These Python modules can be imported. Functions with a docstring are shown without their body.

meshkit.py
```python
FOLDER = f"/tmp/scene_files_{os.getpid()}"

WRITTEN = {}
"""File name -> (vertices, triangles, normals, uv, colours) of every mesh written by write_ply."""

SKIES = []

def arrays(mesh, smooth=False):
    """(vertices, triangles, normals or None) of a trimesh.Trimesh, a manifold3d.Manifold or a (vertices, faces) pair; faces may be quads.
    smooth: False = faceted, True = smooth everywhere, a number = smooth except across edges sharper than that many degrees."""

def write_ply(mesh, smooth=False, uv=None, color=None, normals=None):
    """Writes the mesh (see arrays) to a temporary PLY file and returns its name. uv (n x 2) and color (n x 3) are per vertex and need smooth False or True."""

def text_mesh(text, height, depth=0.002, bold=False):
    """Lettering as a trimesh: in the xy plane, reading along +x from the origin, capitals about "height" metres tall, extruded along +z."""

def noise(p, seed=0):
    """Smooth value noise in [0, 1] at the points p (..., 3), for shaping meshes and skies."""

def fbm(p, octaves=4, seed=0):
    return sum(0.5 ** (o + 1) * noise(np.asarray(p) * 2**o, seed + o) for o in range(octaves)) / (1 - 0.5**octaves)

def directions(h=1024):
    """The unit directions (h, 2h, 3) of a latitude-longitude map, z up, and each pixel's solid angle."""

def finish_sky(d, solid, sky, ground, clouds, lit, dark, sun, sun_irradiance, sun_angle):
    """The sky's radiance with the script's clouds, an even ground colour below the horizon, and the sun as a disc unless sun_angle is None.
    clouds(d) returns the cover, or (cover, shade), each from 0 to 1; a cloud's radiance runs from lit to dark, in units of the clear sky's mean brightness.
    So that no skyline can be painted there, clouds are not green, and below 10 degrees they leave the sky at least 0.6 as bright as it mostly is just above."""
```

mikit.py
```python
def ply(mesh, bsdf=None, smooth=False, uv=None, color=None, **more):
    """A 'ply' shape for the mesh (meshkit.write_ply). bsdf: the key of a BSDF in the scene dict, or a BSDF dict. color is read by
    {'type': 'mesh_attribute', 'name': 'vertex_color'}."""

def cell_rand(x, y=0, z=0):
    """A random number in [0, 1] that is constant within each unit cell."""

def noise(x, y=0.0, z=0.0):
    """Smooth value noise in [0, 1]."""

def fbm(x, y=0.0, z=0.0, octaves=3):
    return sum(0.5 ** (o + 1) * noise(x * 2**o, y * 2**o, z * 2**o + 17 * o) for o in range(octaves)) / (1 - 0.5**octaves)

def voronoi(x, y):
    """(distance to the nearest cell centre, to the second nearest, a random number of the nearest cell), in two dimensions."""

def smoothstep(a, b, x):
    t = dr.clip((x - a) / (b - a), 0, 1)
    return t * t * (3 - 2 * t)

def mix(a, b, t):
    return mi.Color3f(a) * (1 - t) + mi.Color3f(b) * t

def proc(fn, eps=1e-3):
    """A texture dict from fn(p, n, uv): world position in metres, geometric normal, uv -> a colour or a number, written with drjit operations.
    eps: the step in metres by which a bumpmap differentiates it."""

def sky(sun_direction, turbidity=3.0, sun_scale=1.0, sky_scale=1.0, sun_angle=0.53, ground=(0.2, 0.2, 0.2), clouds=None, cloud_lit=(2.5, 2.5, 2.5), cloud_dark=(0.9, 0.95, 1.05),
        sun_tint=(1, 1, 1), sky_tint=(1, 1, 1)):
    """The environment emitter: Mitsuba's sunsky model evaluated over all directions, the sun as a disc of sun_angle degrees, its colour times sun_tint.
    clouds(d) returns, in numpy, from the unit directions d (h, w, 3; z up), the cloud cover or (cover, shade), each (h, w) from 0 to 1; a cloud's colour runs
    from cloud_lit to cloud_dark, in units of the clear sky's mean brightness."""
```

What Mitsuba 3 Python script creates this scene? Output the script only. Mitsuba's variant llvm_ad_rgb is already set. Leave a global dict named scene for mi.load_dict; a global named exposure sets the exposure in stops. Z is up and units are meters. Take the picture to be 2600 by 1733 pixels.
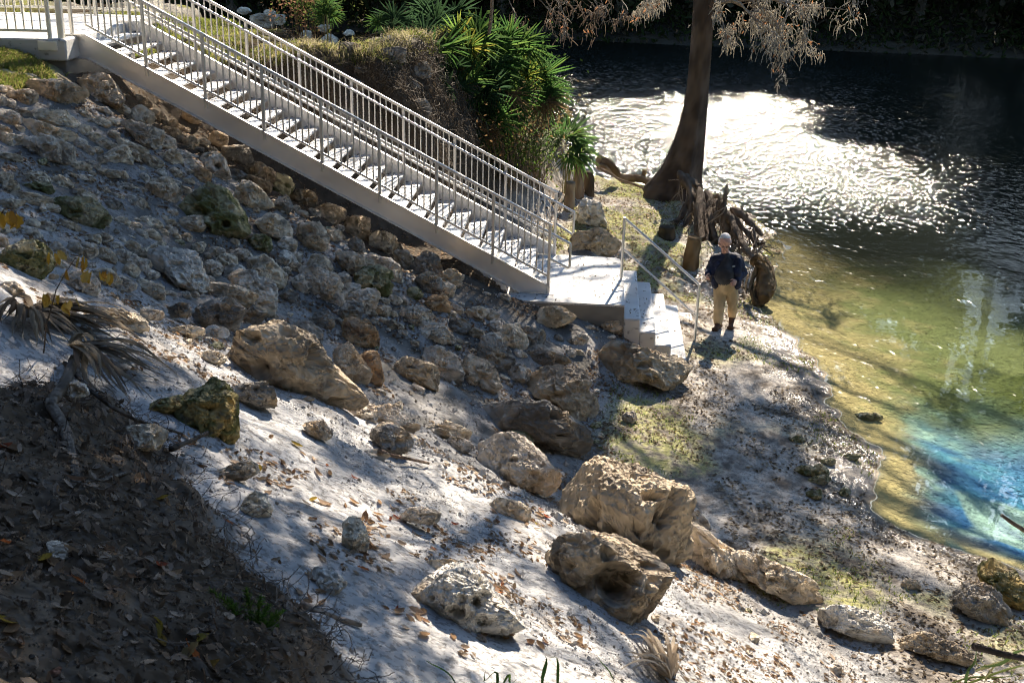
import math, numpy as np, trimesh, manifold3d as m3, mitsuba as mi, drjit as dr, mikit, meshkit
from mitsuba import ScalarTransform4f as T
scene, labels = {}, {}
V3 = lambda *a: np.array(a, float)
# ---------------------------------------------------------------- camera, sky, exposure
F, PITCH, ROLL, EYE = 2950.0, math.radians(20.2), math.radians(1.387), V3(0, 0, 6.8)      # focal length in pixels of a 2600 px wide frame
FWD = V3(0, math.cos(PITCH), -math.sin(PITCH))
_r, _u = V3(1, 0, 0), np.cross(V3(1, 0, 0), FWD)
RT, UP = math.cos(ROLL) * _r + math.sin(ROLL) * _u, -math.sin(ROLL) * _r + math.cos(ROLL) * _u
scene['camera'] = {'type': 'thinlens', 'fov': 2 * math.degrees(math.atan(1300 / F)), 'fov_axis': 'x', 'near_clip': 0.1, 'far_clip': 600.0, 'aperture_radius': 0.003, 'focus_distance': 18.0,
                   'to_world': T().look_at(origin=EYE.tolist(), target=(EYE + FWD).tolist(), up=UP.tolist())}
AZ, EL = math.radians(14.3), math.radians(36)
SUN = V3(math.sin(AZ) * math.cos(EL), math.cos(AZ) * math.cos(EL), math.sin(EL))
scene['sky'] = mikit.sky(SUN.tolist(), turbidity=3, sky_scale=.75, sun_tint=(.93, 1.0, 1.15), sky_tint=(.98, 1.0, 1.02))
exposure = 3.75
# ---------------------------------------------------------------- helpers
def rng(s): return np.random.default_rng(s)
def ss(a, b, x):
    t = np.clip((x - a) / (b - a), 0, 1)
    return t * t * (3 - 2 * t)
def lerp(a, b, t): return a + (b - a) * t
def unit(v): return v / np.maximum(np.linalg.norm(v, axis=-1, keepdims=True), 1e-9)
def nz(p, f=1.0, o=3, seed=0): return meshkit.fbm(np.asarray(p) * f + 31.7, o, seed)
def numbered(name, parent=None):
    k = f'{parent}__{name}' if parent else name
    if k not in scene and k not in labels: return k
    i = 1
    while f'{k}_{i:03d}' in scene or f'{k}_{i:03d}' in labels: i += 1
    return f'{k}_{i:03d}'
def tag(key, label=None, cat=None, group=None, kind=None):
    d = {k: v for k, v in (('label', label), ('category', cat), ('group', group), ('kind', kind)) if v}
    if d: labels[key] = d
    return key
def thing(name, label, cat, group=None):
    return tag(numbered(name), label, cat, group)
def put(name, mesh, bsdf, parent=None, smooth=False, color=None, label=None, cat=None, group=None, kind=None, uv=None, to_world=None):
    k = numbered(name, parent)
    if isinstance(mesh, dict): d = dict(mesh)
    else:
        if isinstance(mesh, tuple) and smooth and color is None and uv is None: mesh = trimesh.Trimesh(mesh[0], mesh[1], process=False)
        d = mikit.ply(mesh, bsdf, smooth=smooth, color=color, uv=uv)
    if to_world is not None: d['to_world'] = to_world
    scene[k] = d
    return tag(k, label, cat, group, kind)
def join(parts):
    vs, fs, at = [], [], 0
    for v, f in parts:
        vs.append(v); fs.append(np.asarray(f) + at); at += len(v)
    return np.vstack(vs), np.vstack(fs)
def tri(f):
    f = np.asarray(f)
    return f if f.shape[1] == 3 else np.vstack([f[:, [0, 1, 2]], f[:, [0, 2, 3]]])
def bar(p0, p1, w, h, side=None, ch=0.15):
    """A straight bar of rectangular section w x h with chamfered long edges from p0 to p1; side: the direction of w."""
    p0, p1 = np.asarray(p0, float), np.asarray(p1, float)
    d = unit(p1 - p0)
    s = side if side is not None else np.cross(d, V3(0, 0, 1) if abs(d[2]) < .9 else V3(0, 1, 0))
    s = unit(s - d * (s @ d)); u = np.cross(s, d)
    c = ch * min(w, h); a, b = w / 2, h / 2
    sec = [(a - c, -b), (a, -b + c), (a, b - c), (a - c, b), (-a + c, b), (-a, b - c), (-a, -b + c), (-a + c, -b)]
    ring = np.array([s * x + u * y for x, y in sec])
    v = np.vstack([p0 + ring, p1 + ring]); n = 8; i = np.arange(n)
    f = np.vstack([np.stack([i, (i + 1) % n, (i + 1) % n + n], 1), np.stack([i, (i + 1) % n + n, i + n], 1)])
    cap = np.array([[0, k + 1, k] for k in range(1, n - 1)] + [[n, n + k, n + k + 1] for k in range(1, n - 1)])
    return v, np.vstack([f, cap])
def box(lo, hi, ax=None, org=None, ch=.012):
    """A box with chamfered edges, in the axes ax (rows) about org."""
    lo, hi = np.array(lo, float), np.array(hi, float)
    pts = []
    for k in np.ndindex(2, 2, 2):
        c = np.where(k, hi, lo); s = np.where(k, -1, 1) * ch
        pts += [c + s * V3(1, 1, 0), c + s * V3(1, 0, 1), c + s * V3(0, 1, 1)]
    h = trimesh.convex.convex_hull(np.array(pts))
    v = np.array(h.vertices)
    if ax is not None: v = v @ np.array(ax) + (org if org is not None else 0)
    return v, np.array(h.faces)
def tube(pts, rad, n=8, cap=True, wob=0, seed=0):
    pts = np.asarray(pts, float); rad = np.broadcast_to(np.asarray(rad, float), (len(pts),))
    d = unit(np.gradient(pts, axis=0))
    ref = V3(.13, .31, .94) if abs(d[:, 2]).mean() < .8 else V3(.9, .3, .1)
    s = unit(np.cross(d, ref)); u = np.cross(d, s)
    a = np.arange(n) * 2 * np.pi / n
    rr = rad[:, None] * np.ones(n)
    if wob:
        I_, J_ = np.meshgrid(np.arange(len(pts)) * .45, np.arange(n) * 2 * np.pi / n, indexing='ij')
        rr = rr * (1 + 2.2 * wob * (nz(np.stack([I_, 1.6 * np.cos(J_), 1.6 * np.sin(J_)], -1) + seed * 7.3, 1.0, 3, seed) - .5))
    v = (pts[:, None] + rr[..., None] * (np.cos(a)[None, :, None] * s[:, None] + np.sin(a)[None, :, None] * u[:, None])).reshape(-1, 3)
    i, j = np.meshgrid(np.arange(len(pts) - 1), np.arange(n), indexing='ij')
    q = np.stack([i * n + j, i * n + (j + 1) % n, (i + 1) * n + (j + 1) % n, (i + 1) * n + j], -1).reshape(-1, 4)
    f = tri(q)
    if cap:
        m = (len(pts) - 1) * n
        f = np.vstack([f, [[0, k + 1, k] for k in range(1, n - 1)], [[m, m + k, m + k + 1] for k in range(1, n - 1)]])
    return v, f
def segs_mesh(a, b, ra, rb, n=3):
    """Many straight twigs at once, each a tapered prism of n sides."""
    a, b = np.asarray(a, float), np.asarray(b, float)
    d = unit(b - a); ref = np.where(np.abs(d[:, 2:]) < .8, V3(0, 0, 1), V3(1, 0, 0))
    s = unit(np.cross(d, ref)); u = np.cross(d, s)
    an = np.arange(n) * 2 * np.pi / n
    off = np.cos(an)[None, :, None] * s[:, None] + np.sin(an)[None, :, None] * u[:, None]
    v = np.concatenate([a[:, None] + off * np.reshape(ra, (-1, 1, 1)), b[:, None] + off * np.reshape(rb, (-1, 1, 1))], 1)
    j = np.arange(n); k = (j + 1) % n
    f = np.vstack([np.stack([j, k, k + n], 1), np.stack([j, k + n, j + n], 1)])
    f = (f[None] + (np.arange(len(a)) * 2 * n)[:, None, None]).reshape(-1, 3)
    return v.reshape(-1, 3), f
def leaf_quads(c, length, width, seed, flat=0.0, nrm=None, bend=.25):
    """Many small leaves: each a folded, bent pointed blade of 6 triangles round its centre c."""
    r = rng(seed); N = len(c)
    length = np.broadcast_to(length, N)[:, None]; width = np.broadcast_to(width, N)[:, None]
    n = unit(r.normal(size=(N, 3)) * (1 - flat) + (V3(0, 0, 1) if nrm is None else nrm) * (flat + 1e-6) * 1.5)
    x = unit(np.cross(n, unit(r.normal(size=(N, 3))))); y = np.cross(n, x)
    bd = (r.random((N, 1)) - .3) * bend * 2
    cur = lambda t: n * length * bd * (t * t) 
    fold = n * width * (r.random((N, 1)) * .5)
    v = np.stack([c - x * length * .5 + cur(.5), c - x * length * .12 + y * width * .5 + fold, c - x * length * .12, c - x * length * .12 - y * width * .5 + fold,
                  c + x * length * .2 + y * width * .42 + fold, c + x * length * .2 + cur(.2), c + x * length * .2 - y * width * .42 + fold, c + x * length * .5 + cur(.5)], 1)
    f = np.array([[0, 2, 1], [0, 3, 2], [1, 2, 5], [1, 5, 4], [2, 3, 6], [2, 6, 5], [4, 5, 7], [5, 6, 7]])
    return v.reshape(-1, 3), (f[None] + (np.arange(N) * 8)[:, None, None]).reshape(-1, 3)
def tint(v, per, cols, seed, var=.35):
    """A colour per leaf (per vertices each) drawn from cols, with some variation."""
    r = rng(seed); n = len(v) // per; cols = np.array(cols, float)
    c = cols[r.integers(0, len(cols), n)] * (1 - var / 2 + var * r.random((n, 1)))
    return np.repeat(c, per, 0)
# ---------------------------------------------------------------- materials
def rgb(*c): return {'type': 'rgb', 'value': list(c)}
ATTR = {'type': 'mesh_attribute', 'name': 'vertex_color'}
def two(b): return {'type': 'twosided', 'bsdf': b}
def mat(name, base, rough=.8, metal=0.0, spec=.5, bump=None, scale=.01, eps=.004, **kw):
    b = {'type': 'principled', 'base_color': base if isinstance(base, dict) else rgb(*base), 'roughness': rough, 'metallic': metal, 'specular': spec, **kw}
    if bump: b = {'type': 'bumpmap', 'arbitrary': mikit.proc(bump, eps), 'scale': scale, 'bsdf': b}
    scene[name] = two(b)
    return name
grain = lambda p, n, uv: mikit.fbm(p.x * 30, p.y * 30, p.z * 30, 3)
mat('rock_mat', ATTR, .9, spec=.25, bump=lambda p, n, uv: mikit.fbm(p.x * 18, p.y * 18, p.z * 18, 4) - .35 * mikit.smoothstep(.60, .74, mikit.noise(p.x * 31, p.y * 31, p.z * 31)), scale=.07, eps=.006)
mat('attr_mat', ATTR, .75, spec=.3)
mat('bark_mat', ATTR, .85, spec=.2, bump=lambda p, n, uv: mikit.fbm(p.x * 26, p.y * 26, p.z * 4, 4), scale=.13)
mat('concrete_mat', mikit.proc(lambda p, n, uv: mikit.mix((.40, .40, .39), (.56, .56, .55), mikit.fbm(p.x * 3, p.y * 3, p.z * 5, 4)) * (1 - .45 * mikit.smoothstep(.66, .8, mikit.fbm(p.x * 14, p.y * 14, p.z * 14, 3)))), .85, spec=.3, bump=grain, scale=.006)
mat('old_concrete_mat', mikit.proc(lambda p, n, uv: mikit.mix((.13, .125, .115), (.25, .24, .22), mikit.fbm(p.x * 4, p.y * 4, p.z * 8, 4))), .9, spec=.2, bump=grain, scale=.012)
mat('metal_mat', mikit.proc(lambda p, n, uv: mikit.mix((.62, .60, .575), (.82, .80, .77), mikit.fbm(p.x * 1.7, p.y * 1.7, p.z * 2.4, 3))), .36, metal=.45)
mat('rail_mat', (.56, .55, .53), .36, metal=.75)
mat('tread_mat', (.52, .52, .52), .5, metal=.45)
mat('white_rail_mat', (.74, .71, .62), .45, metal=.15)
scene['leaf_mat'] = {'type': 'principledthin', 'base_color': ATTR, 'roughness': .45, 'diff_trans': 1.0, 'spec_trans': 0.0}
scene['gloss_leaf_mat'] = {'type': 'principledthin', 'base_color': ATTR, 'roughness': .28, 'diff_trans': 1.35, 'spec_trans': 0.0}
# ---------------------------------------------------------------- the lie of the land
TOE = np.array([[-2, 8.4], [2, 6.6], [5, 5.2], [7.5, 4.3], [9.2, 3.5], [10.3, 2.6], [11.4, 1.95], [13.7, 1.3], [15.5, 1.7], [17, 2.1], [19.6, 1.2], [22, .7], [40, .7]])
SHORE = np.array([[-2, 13], [5, 9.5], [8, 7.8], [10, 6.6], [11.1, 5.85], [11.55, 5.6], [12, 5.0], [12.75, 4.4], [13.3, 4.62], [14.3, 5.1], [15.1, 4.89], [16, 4.66], [17, 4.91], [18.4, 5.05], [20.2, 4.72], [21, 4.58],
                  [23, 5.3], [24.8, 5.95], [26.9, 5.9], [29, 5.5], [30.7, 5.0], [31.4, 3.75], [33, 2.7], [39, 2.3], [70, 2]])
NORTH = np.array([[-30, 40], [-10, 31], [-6.3, 26.3], [-3.6, 22.6], [-2.6, 22.8], [-1.6, 24.6], [0, 28.4], [2, 30.8], [3.7, 31.2], [5, 30.6], [6, 29]])
EDGE = np.array([[20, -2.6], [22.8, -2.3], [24, -1.8], [26, -1.3], [29, -.6], [33, -.2]])
def land(x, y, fine=True):
    x, y = np.asarray(x, float), np.asarray(y, float)
    xt, xs = np.interp(y, TOE[:, 0], TOE[:, 1]), np.interp(y, SHORE[:, 0], SHORE[:, 1])
    p = np.stack([x, y, 0 * x], -1)
    xs = xs + (.45 * (nz(p, 1.1, 3, 5) - .5) + .35 * (nz(p, 3.3, 3, 6) - .5)) * ss(9, 11, y)
    u = (xs - x) / np.maximum(xs - xt, .5)
    flat = np.where(u > 0, .02 * ss(0, .08, u) + .40 * np.clip(u, 0, 1) ** .9, 0)
    d = np.maximum(x - xs, 0)
    flat = flat - (.02 * ss(0, .5, d) + .09 * d - .02 * np.minimum(d, 3)) - .30 * np.exp(-(x - 6.9) ** 2 / 4 - (y - 14) ** 2 / 6) * ss(0, 2.2, d)
    flat = np.maximum(flat, -4.2)
    s = np.maximum(xt - x, 0)
    slope = .54 * (np.sqrt(s * s + .64) - .8)
    z = flat + slope
    z = 4.85 - .35 * np.logaddexp(0, (4.85 - z) / .35) if False else np.where(z > 4.2, 4.2 + .75 * (1 - np.exp(-(z - 4.2) / .75)), z)
    xe = np.interp(y, EDGE[:, 0], EDGE[:, 1]) + 1.1 * (nz(p, .8, 3, 14) - .5)
    nat = np.maximum(flat, .0) + (3.9 + 1.0 * (nz(p, .45, 2, 15) - .45)) * (1 - ss(xe - .2, xe + 2.3, x)) + .55 * (nz(p, 1.5, 4, 8) - .5)
    z = lerp(z, np.where(u > 0, nat, z), ss(20.15, 21.5, y + 1.3 * (nz(p, .9, 3, 9) - .5)))
    yn = np.interp(x, NORTH[:, 0], NORTH[:, 1])
    z = np.where(x < 5.6, lerp(z, np.minimum(z, -1.2), ss(yn, yn + 2.2, y)), z)
    z = z + .30 * np.exp(-((x - 1.2) ** 2 / 1.3 + (y - 16.7) ** 2 / .8)) * ss(2.6, 1.7, x)
    z = z - .42 * ss(15.9, 17.1, y) * ss(20.4, 19.6, y) * ss(-.7, -1.8, x) * ss(-7.2, -5.6, x)
    if fine:
        sl = ss(.1, 1.2, xt - x)
        z = z + (.30 * (nz(p, .55, 3, 1) - .5) + .16 * (nz(p, 2.3, 3, 2) - .5)) * sl * ss(-6.6, -5.8, x + 0 * y) ** 1 + .05 * (nz(p, 3.1, 3, 3) - .5) * ss(0, .25, u) + .035 * (nz(p, 9, 2, 4) - .5) * sl
    return z
def rayd(px, py):
    """Direction of a sight line through the point px, py of the photograph (1568 rows), one metre deep."""
    px, py = np.asarray(px, float) * 2600 / 2352, np.asarray(py, float) * 2600 / 2352
    return FWD + ((px - 1300) / F)[..., None] * RT - ((py - 866.5) / F)[..., None] * UP
FP = F * 2352 / 2600
LEDGE = None
def ground(x, y, fine=True):
    z = land(x, y, fine)
    if LEDGE is not None:
        x, y = np.asarray(x, float), np.asarray(y, float)
        d = ledge_dist(x, y)
        p = np.stack([x, y, 0 * x], -1)
        z = z + ss(-.10, .14, d + .40 * (nz(p, 2.4, 4, 11) - .5)) * (.20 + .12 * (nz(p, 2.2, 3, 12) - .5) + (.16 * (nz(p, 5, 3, 13) - .5) + .07 * (nz(p, 14, 3, 16) - .5)) * fine)
    return z
def ledge_dist(x, y):
    a = LEDGE; b = np.roll(a, -1, 0); P = np.stack([x, y], -1)[..., None, :]
    e = b - a; t = np.clip(((P - a) * e).sum(-1) / (e * e).sum(-1), 0, 1)
    d = np.linalg.norm(P - a - t[..., None] * e, axis=-1).min(-1)
    c = ((a[:, 1] > P[..., 1]) != (b[:, 1] > P[..., 1])) & (P[..., 0] < (b[:, 0] - a[:, 0]) * (P[..., 1] - a[:, 1]) / np.where(b[:, 1] == a[:, 1], 1e-9, b[:, 1] - a[:, 1]) + a[:, 0])
    return np.where(c.sum(-1) % 2 == 1, d, -d)
def hit(px, py, lo=2.0, hi=60.0, fine=False):
    """Where the sight line meets the ground (an array of points in, an array of points out)."""
    d = rayd(px, py); t = np.full(d.shape[:-1], lo); done = np.zeros(t.shape, bool)
    for _ in range(420):
        q = EYE + d * t[..., None]
        h = q[..., 2] - ground(q[..., 0], q[..., 1], fine)
        done |= (h < .007) | (t > hi)
        t = np.where(done, t, t + np.clip(h * .7, .006, 2.0))
        if done.all(): break
    return EYE + d * t[..., None], t
_lp = np.array([(-260, 900), (120, 905), (250, 930), (330, 985), (385, 1050), (345, 1110), (400, 1150), (490, 1190), (480, 1265), (540, 1310), (575, 1390), (650, 1410), (720, 1490), (790, 1600), (700, 1900), (-300, 1900)], float)
LEDGE_ = hit(_lp[:, 0], _lp[:, 1], lo=1.0)[0][:, :2]
LEDGE = LEDGE_
def grid(xs, ys, zf):
    X, Y = np.meshgrid(xs, ys); Z = zf(X, Y)
    v = np.stack([X, Y, Z], -1).reshape(-1, 3); nx, ny = len(xs), len(ys)
    i, j = np.meshgrid(np.arange(ny - 1), np.arange(nx - 1), indexing='ij'); k = i * nx + j
    return v, tri(np.stack([k, k + 1, k + nx + 1, k + nx], -1).reshape(-1, 4))
ys = [-6, -4, -2, 0, 1.2]
while ys[-1] < 34: ys.append(ys[-1] + max(.014, .0032 * ys[-1]))
ys += [36, 40, 46, 54, 62, 70]
xs = np.concatenate([np.linspace(-40, -11, 30), np.arange(-10.6, -5, .06), np.arange(-5, 6.2, .028), np.arange(6.2, 14, .12), np.linspace(14.4, 60, 40)])
gv, gf = grid(xs, np.array(ys), ground)
def ground_color(v):
    x, y, z = v.T
    xt, xs_ = np.interp(y, TOE[:, 0], TOE[:, 1]), np.interp(y, SHORE[:, 0], SHORE[:, 1])
    n1, n2, n3 = nz(v, .8, 4, 21), nz(v, 3, 4, 22), nz(v, 12, 3, 23)
    sand = lerp(V3(.25, .252, .255), V3(.41, .408, .405), ss(.25, .7, .6 * n2 + .4 * n1)[:, None])
    rubble = lerp(V3(.11, .107, .10), V3(.27, .265, .26), ss(.3, .68, n2)[:, None])
    c = lerp(sand, rubble, (ss(9.5, 12.5, y + 2 * (n1 - .5) + .4 * (x + 2)) * ss(.0, .5, xt - x))[:, None])
    soil = lerp(V3(.036, .027, .019), V3(.15, .115, .082), ss(.32, .72, .35 * n1 + .3 * n2 + .35 * n3)[:, None])
    c = lerp(c, soil, ss(-.22, .10, ledge_dist(x, y) + .40 * (nz(v * V3(1, 1, 0), 2.4, 4, 11) - .5) + .25 * (n3 - .5))[:, None])
    litter = ss(.5, .62, nz(v, 1.7, 3, 25)) * ss(.3, .8, xt - x) * ss(12.5, 9.5, y) * .6
    c = lerp(c, V3(.20, .165, .13), (.6 * litter * ss(.35, .6, n3))[:, None])
    mud = lerp(V3(.11, .095, .08), V3(.44, .41, .37), ss(.3, .65, .6 * n2 + .4 * n3)[:, None])
    fl = ss(.45, -.2, xt - x)
    c = lerp(c, mud, fl[:, None])
    grass = lerp(V3(.12, .14, .03), V3(.30, .29, .09), n3[:, None])
    gm = ss(.47, .6, nz(v, .7, 3, 26) + .06 * ss(11, 9, y) + .05 * ss(22, 24, y)) * fl * ss(.1, .2, z)
    c = lerp(c, grass, (.8 * gm * ss(.36, .58, .5 * n3 + .5 * n2))[:, None])
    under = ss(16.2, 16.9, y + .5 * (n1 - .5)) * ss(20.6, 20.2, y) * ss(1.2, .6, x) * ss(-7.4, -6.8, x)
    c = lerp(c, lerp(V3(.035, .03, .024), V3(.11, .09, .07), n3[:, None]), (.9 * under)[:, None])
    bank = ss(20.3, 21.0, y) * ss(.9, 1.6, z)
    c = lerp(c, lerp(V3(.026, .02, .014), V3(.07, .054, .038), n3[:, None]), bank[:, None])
    top = ss(4.35, 4.55, z) * ss(16, 16.6, y + n1)
    c = lerp(c, lerp(lerp(V3(.22, .20, .16), V3(.38, .36, .31), n3[:, None]), V3(.20, .20, .06), ss(.45, .55, nz(v, .9, 3, 44))[:, None]), top[:, None])
    wet = ss(.012, -.012, z)
    bed = lerp(V3(.44, .34, .17), V3(.19, .205, .085), ss(.04, .22, -z + .25 * (n2 - .5))[:, None]) * (.75 + .5 * n3[:, None])
    weed = ss(.46, .58, nz(v * V3(1, 1.4, 1), .75, 4, 31) + .34 * np.exp(-(x - 8.6) ** 2 / 2.6 - (y - 17.3 - .25 * (x - 8)) ** 2 / .7) + .26 * np.exp(-(x - 6.0) ** 2 / .5 - (y - 16.6) ** 2 / .5) - .10 * ss(18, 19.5, y) - .10 * ss(16.0, 15, y)) * ss(.12, .35, -z)
    bed = lerp(bed, lerp(V3(.03, .05, .012), V3(.10, .11, .03), n3[:, None]), weed[:, None])
    pool = np.exp(-(np.minimum(x - 5.9 - .2 * (y - 14), 0)) ** 2 / .5 - (y - 13.3) ** 2 / 7.5)
    bed = lerp(bed, lerp(V3(.045, .15, .34), V3(.08, .24, .36), ss(.4, .7, n2)[:, None]), (.92 * ss(.1, 1.3, x - xs_) * ss(.12, .85, pool + .5 * (n1 - .5) + .25 * (n2 - .5)))[:, None])
    bed = lerp(bed, V3(.34, .46, .38), (.85 * ss(.57, .66, nz(v, 1.3, 3, 33) + .12 * np.exp(-((x - 6.1) ** 2 + (y - 13.4) ** 2) / .6)) * ss(.2, .5, pool))[:, None])
    c = lerp(c, bed, wet[:, None])
    damp = ss(.16, .03, z) * (1 - wet)
    return np.clip(c * (1 - .35 * damp[:, None]), .004, .9)
speck = lambda p, n, uv: mikit.smoothstep(.55, .68, mikit.fbm(p.x * 42, p.y * 42, 0, 3)) * .55 * mikit.smoothstep(.0, .06, p.z)
scene['ground_mat'] = two({'type': 'bumpmap', 'arbitrary': mikit.proc(lambda p, n, uv: mikit.fbm(p.x * 16, p.y * 16, 0, 4), .006), 'scale': .045, 'bsdf':
    {'type': 'blendbsdf', 'weight': mikit.proc(lambda p, n, uv: mikit.smoothstep(.19, .05, p.z) * mikit.smoothstep(.004, .03, p.z) * mikit.smoothstep(.42, .58, mikit.fbm(p.x * 2.6, p.y * 2.6, 0, 4)) * mikit.smoothstep(10.5, 12.5, p.y)),
     'dry': {'type': 'blendbsdf', 'weight': mikit.proc(speck), 'a': {'type': 'diffuse', 'reflectance': ATTR}, 'b': {'type': 'diffuse', 'reflectance': rgb(.10, .09, .08)}},
     'wet': {'type': 'principled', 'base_color': rgb(.14, .12, .10), 'roughness': .28, 'specular': .8}}})
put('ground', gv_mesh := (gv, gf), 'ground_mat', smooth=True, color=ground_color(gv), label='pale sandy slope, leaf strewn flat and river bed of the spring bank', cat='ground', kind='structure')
# ---------------------------------------------------------------- water: clear in the shallows, dark and rippled in the river
def wave(x, y):
    p = np.stack([x * 1.0, y * 1.0, 0 * x], -1)
    return .003 * (nz(p * V3(1.6, 3.2, 1), 1.0, 2, 41) - .5) + .0008 * (nz(p, 7, 2, 42) - .5)
wy = [4.0]
while wy[-1] < 34: wy.append(wy[-1] + max(.04, .0035 * wy[-1]))
wy += list(np.linspace(34.5, 78, 60))
wx = np.concatenate([[-45, -30, -20, -12, -6, -2, 0], np.arange(1, 4, .3), np.arange(4.0, 11, .05), np.arange(11, 24, .2), np.linspace(25, 75, 30)])
wv, wf = grid(wx, np.array(wy), wave)
def deepness(p, n, uv):
    w = mikit.fbm(p.x * .5, p.y * .5, 0, 3)
    far = mikit.smoothstep(20.5, 27.5, p.y + 5.0 * (w - .5) + .35 * (p.x - 7))
    return .98 * far + .10 * (1 - far) * mikit.smoothstep(13.5, 17.5, p.y)
def ripple(p, n, uv):
    w = mikit.fbm(p.x * .35, p.y * .35, 3, 2)
    edge = 9.9 + (p.y - 31) * .25 + 4 * (w - .5)
    core =  mikit.smoothstep(28.5, 31, p.y - .2 * (p.x - 7) + 3.0 * (w - .5)) * mikit.smoothstep(edge + 1.6, edge - 1.6, p.x) * (.72 + .28 * mikit.smoothstep(3.5, 6.5, p.x))
    pk = mikit.noise(p.x * 11, p.y * 4.8, 5); pk = pk * pk * pk
    halo = mikit.smoothstep(26, 29, p.y) * mikit.smoothstep(edge + 4.5, edge, p.x)
    calm = .05 + .12 * mikit.smoothstep(13, 18, p.y)
    return (calm + .80 * core) * mikit.fbm(p.x * 3.9, p.y * 3.4, 0, 3) * 1.15 + (.06 + .75 * halo) * pk
scene['water_mat'] = {'type': 'blendbsdf', 'weight': mikit.proc(deepness),
    'clear': {'type': 'thindielectric', 'int_ior': 1.33, 'specular_reflectance': rgb(.8, .8, .8), 'specular_transmittance': rgb(.90, .96, .94)},
    'deep': {'type': 'bumpmap', 'arbitrary': mikit.proc(ripple, .012), 'scale': .112, 'bsdf': {'type': 'roughplastic', 'int_ior': 1.33, 'alpha': .045, 'diffuse_reflectance': rgb(.008, .010, .008)}}}
put('water', (wv, wf), 'water_mat', smooth=True, uv=wv[:, :2], label='spring water, clear over the shallows and dark glittering river beyond', cat='water', kind='structure')
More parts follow.
